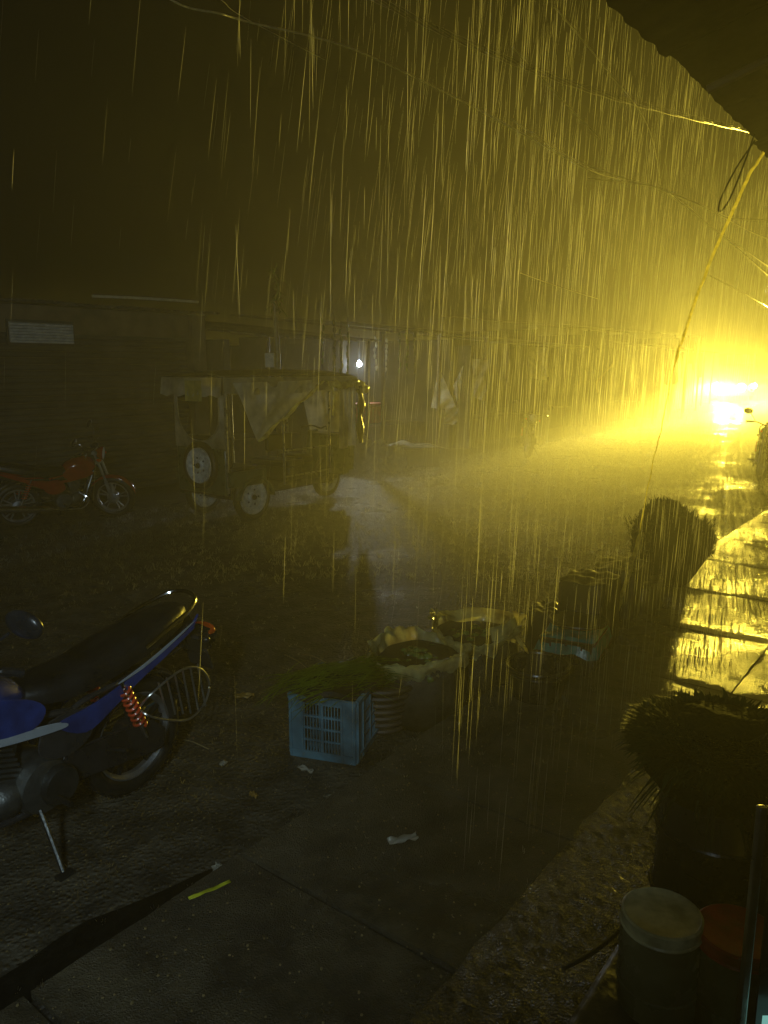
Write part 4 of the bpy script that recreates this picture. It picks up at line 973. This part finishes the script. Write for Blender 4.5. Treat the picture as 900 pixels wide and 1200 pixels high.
# ================================================================== TRUCK with the blazing lamps
tc_ = U(862, 455, 50); tq = V((tc_.x, tc_.y, 0))
dirc = V((-tq.x, -tq.y, 0)).normalized(); th_ = math.atan2(dirc.y, dirc.x)
tr = thing('truck', 'oncoming truck with blazing white and yellow lamps far down the road', 'truck', tq, (0, 0, th_))
m = MB(); m.box((-1.0, 0, 1.35), (2.0, 2.1, 1.9)); m.build('cab', 'truck_paint', tr, bevel=.12)
m = MB(); m.box((-4.6, 0, 1.75), (5.0, 2.3, 2.4)); m.build('cargo_body', 'truck_paint', tr, bevel=.05)
m = MB(); m.box((.02, 0, 1.85), (.05, 1.8, .62)); m.build('windscreen', 'black_plastic', tr, bevel=.02)
m = MB(); m.box((.08, 0, .45), (.2, 2.2, .3)); m.build('bumper', 'steel', tr, bevel=.04)
for x_ in (-.6, -5.6):
    for y_ in (-.95, .95):
        m = MB(); m.lathe([(0, -.14), (.3, -.14), (.46, -.12), (.48, 0), (.46, .12), (.3, .14), (0, .14)], 24, (x_, y_, .48), 'Y'); m.build('wheel', 'black_rubber', tr)
def lamp(px, py, r, mm, e, col, aim, size, name='headlight', flat_=.3):
    y = (px-862)/906*50; z = U(px, py, 50).z
    # local +y is to the truck's left, i.e. our right
    m = MB(); m.lathe([(r*.7, -.1), (r, 0)], 20, (.10, y, z), 'X'); h_ = m.build(name, 'chrome', tr)
    m = MB(); m.lathe([(0, .02), (r*.7, .015), (r*.98, .0)], 20, (.10, y, z), 'X'); m.build('lit_lens', mm, h_)
    if e:
        ld = bpy.data.lights.new('headlamp_beam', 'SPOT'); ld.energy = e; ld.color = col; ld.spot_size = rad(size); ld.spot_blend = 1.0; ld.shadow_soft_size = r*.9
        o = bpy.data.objects.new('headlamp_beam', ld); COL.objects.link(o)
        p = tr.matrix_basis @ V((.2, y, z)); o.location = p
        o.rotation_euler = (V(aim)-p).to_track_quat('-Z', 'Y').to_euler(); o.scale = (1, flat_, 1)   # reflector throws a wide, low beam
YEL = (1.0, .745, .075); WHT = (1.0, .85, .30)
lamp(841, 452, .17, 'head_white', 36000, WHT, (-6, 22, -.6), 36, flat_=.22)
lamp(881, 452, .17, 'head_white', 36000, WHT, (-5, 20, -.6), 36, flat_=.22)
lamp(852, 454, .18, 'head_yellow', 115000, YEL, (-22, 10, 1.0), 108, flat_=.18)
lamp(868, 454, .26, 'head_yellow', 44000, YEL, (1, 5, .4), 30, flat_=.35)
lamp(841, 460, .08, 'head_white', 0, WHT, None, 60, 'fog_lamp')
lamp(879, 460, .08, 'head_white', 0, WHT, None, 60, 'fog_lamp')

# ================================================================== RAIN
def streaks(n, gen, name, label, seed):
    rr = random.Random(seed); m = MB()
    for i in range(n):
        g = gen(rr)
        if g is None: continue
        p, d, L_, r_ = g
        an = rr.uniform(-.6, .6); a = V((math.cos(an), math.sin(an), 0)); b = V((-math.sin(an), math.cos(an), 0))
        vs = []
        for t, k in ((0, .25), (.3, 1), (.75, .9), (1, .15)):
            c_ = p+d*L_*t
            vs += [c_-a*r_*k, c_-b*r_*k*.6, c_+a*r_*k]
        fs = []
        for q in range(3):
            for j in range(2): fs.append((q*3+j, q*3+j+1, (q+1)*3+j+1, (q+1)*3+j))
        o = len(m.v); m.v += [tuple(v) for v in vs]; m.f += [tuple(x+o for x in f) for f in fs]
    return tag(m.build(name, 'water', smooth=80), label, 'rain', kind='stuff')
def far_rain(rr):
    s = rr.uniform(-1, 34); w = rr.uniform(-9.3, -1.6) if s < 6 else rr.uniform(-9.3, 3)
    z = rr.uniform(.1, 5.8); p = R(s, w, z)
    if z < 1.7 and s < 7 and rr.random() < .5: return None
    if p.y < 1.6: return None
    lean = .13+.10*mnoise.noise(V((s*.15, w*.15, z*.3)))
    d = V((-lean+rr.gauss(0, .015), -.03, -1)).normalized()
    dist = p.length
    if dist < 5.5 and rr.random() < .8: return None
    px_ = p.x/p.y
    if dist > 11 and rr.random() < .75+.02*(dist-11): return None
    t_ = min(1, max(0, (px_+.38)/.62))
    if rr.random() > .03+.97*t_*t_*(3-2*t_)*(.35+.65*t_): return None
    return p, d, rr.uniform(.15, .65), rr.uniform(.00025, .0006)
streaks(28000, far_rain, 'rain', 'heavy slanting rain filling the street', 1)
def roof_drip(rr):
    s = -.6+6.3*rr.random(); sc = round(s/.075)*.075+rr.gauss(0, .006)
    w = -1.15-abs(rr.gauss(0, .05)); z = rr.uniform(.4, 3.3)
    fall = (3.3-z)
    if z < 1.9 and rr.random() < .5: return None
    p = R(sc, w-.05*fall+rr.gauss(0, .02)*fall, z)
    if p.length < 2.6 or p.x/p.y < .1: return None
    d = V((-.02-.03*rr.random(), 0, -1)).normalized()
    return p, d, rr.uniform(.08, .42)*(0.5+fall*.3), rr.uniform(.00025, .0007)
streaks(2600, roof_drip, 'roof_runoff', 'curtain of water falling off the near awning edge', 2)
def mid_drip(rr):    # wind-blown sheet between awning and kerb goods
    s = rr.uniform(1.2, 8.5); w = rr.uniform(-2.9, -1.2); z = rr.uniform(.15, 5.5); p = R(s, w, z)
    if z < 1.7 and s < 7 and rr.random() < .6: return None
    if p.length < 3.4 or p.x/p.y < -.25 or rr.random() > min(1, .08+max(0, p.x/p.y+.2)*2.2): return None
    d = V((-.03+rr.gauss(0, .02), 0, -1)).normalized()
    return p, d, rr.uniform(.12, .55), rr.uniform(.00025, .0006)
streaks(3200, mid_drip, 'rain', 'denser near rain falling over the kerb goods', 3)
# splashes where drops strike
m = MB(); rr = random.Random(6)
for i in range(24000):
    s = 27*rr.random()**1.25; w = rr.uniform(-9.6, -1.15); z = .125 if w > -KW else 0
    p = R(s, w, z); q = rr.uniform(.5, 1.7)*(1+s*.03)
    if p.length < 7.5:
        if rr.random() < .55: continue
        q = rr.uniform(.3, .9)
    if w > -KW and rr.random() < .7: continue
    for k in range(rr.randint(3, 6)):
        an = rr.uniform(0, 6.28); d = V((math.cos(an)*.55, math.sin(an)*.55, 1)).normalized(); L_ = rr.uniform(.008, .035)*q
        o = p+V((math.cos(an), math.sin(an), 0))*.008*q; r_ = .0009*q
        a = V((1, 0, 0))*r_; b = V((0, 1, 0))*r_; n0 = len(m.v); tip = o+d*L_
        m.v += [tuple(o+a), tuple(o-a*.5+b*.86), tuple(o-a*.5-b*.86), tuple(tip+a), tuple(tip-a*.5+b*.86), tuple(tip-a*.5-b*.86)]
        m.f += [(n0, n0+1, n0+4, n0+3), (n0+1, n0+2, n0+5, n0+4)]
tag(m.build('rain_splashes', 'water', smooth=80), 'tiny splash crowns where drops strike road and slabs', 'splash', kind='stuff')

# ================================================================== HAZE
def haze_box(name, lo, hi, dens, an, colr):
    m = MB(); c_ = [(lo[i]+hi[i])/2 for i in range(3)]; m.box(c_, [hi[i]-lo[i] for i in range(3)])
    mt = bpy.data.materials.new(name); mt.use_nodes = True; n = mt.node_tree.nodes; n.remove(n['Principled BSDF'])
    v = n.new('ShaderNodeVolumePrincipled'); v.inputs['Density'].default_value = dens; v.inputs['Anisotropy'].default_value = an
    v.inputs['Color'].default_value = (*colr, 1)
    mt.node_tree.links.new(v.outputs[0], n['Material Output'].inputs['Volume'])
    o = m.build(name, mt, smooth=0); tag(o, kind='stuff'); return o
haze_box('haze', (-160, -70, -1.05), (260, 260, 5.95), .0095, .60, (.92, .92, .90))
for k_, (top_, de_, in_) in enumerate(((.28, .055, 0), (.55, .035, .35), (.9, .022, .7), (1.35, .012, 1.05))):
    sp = haze_box('road_spray', (5.5+in_*.3, 3.3+in_*.1, .02+.004*k_), (110+in_, 9.0-in_*.4, top_), de_, .6, (.93, .93, .93)); sp.rotation_euler = (0, 0, AZ)
    tag(sp, ['densest spray of splashing rain hugging the road', 'low spray drifting just over the road', 'thin spray at knee height over the road', 'faintest spray, waist high over the road'][k_], 'spray')
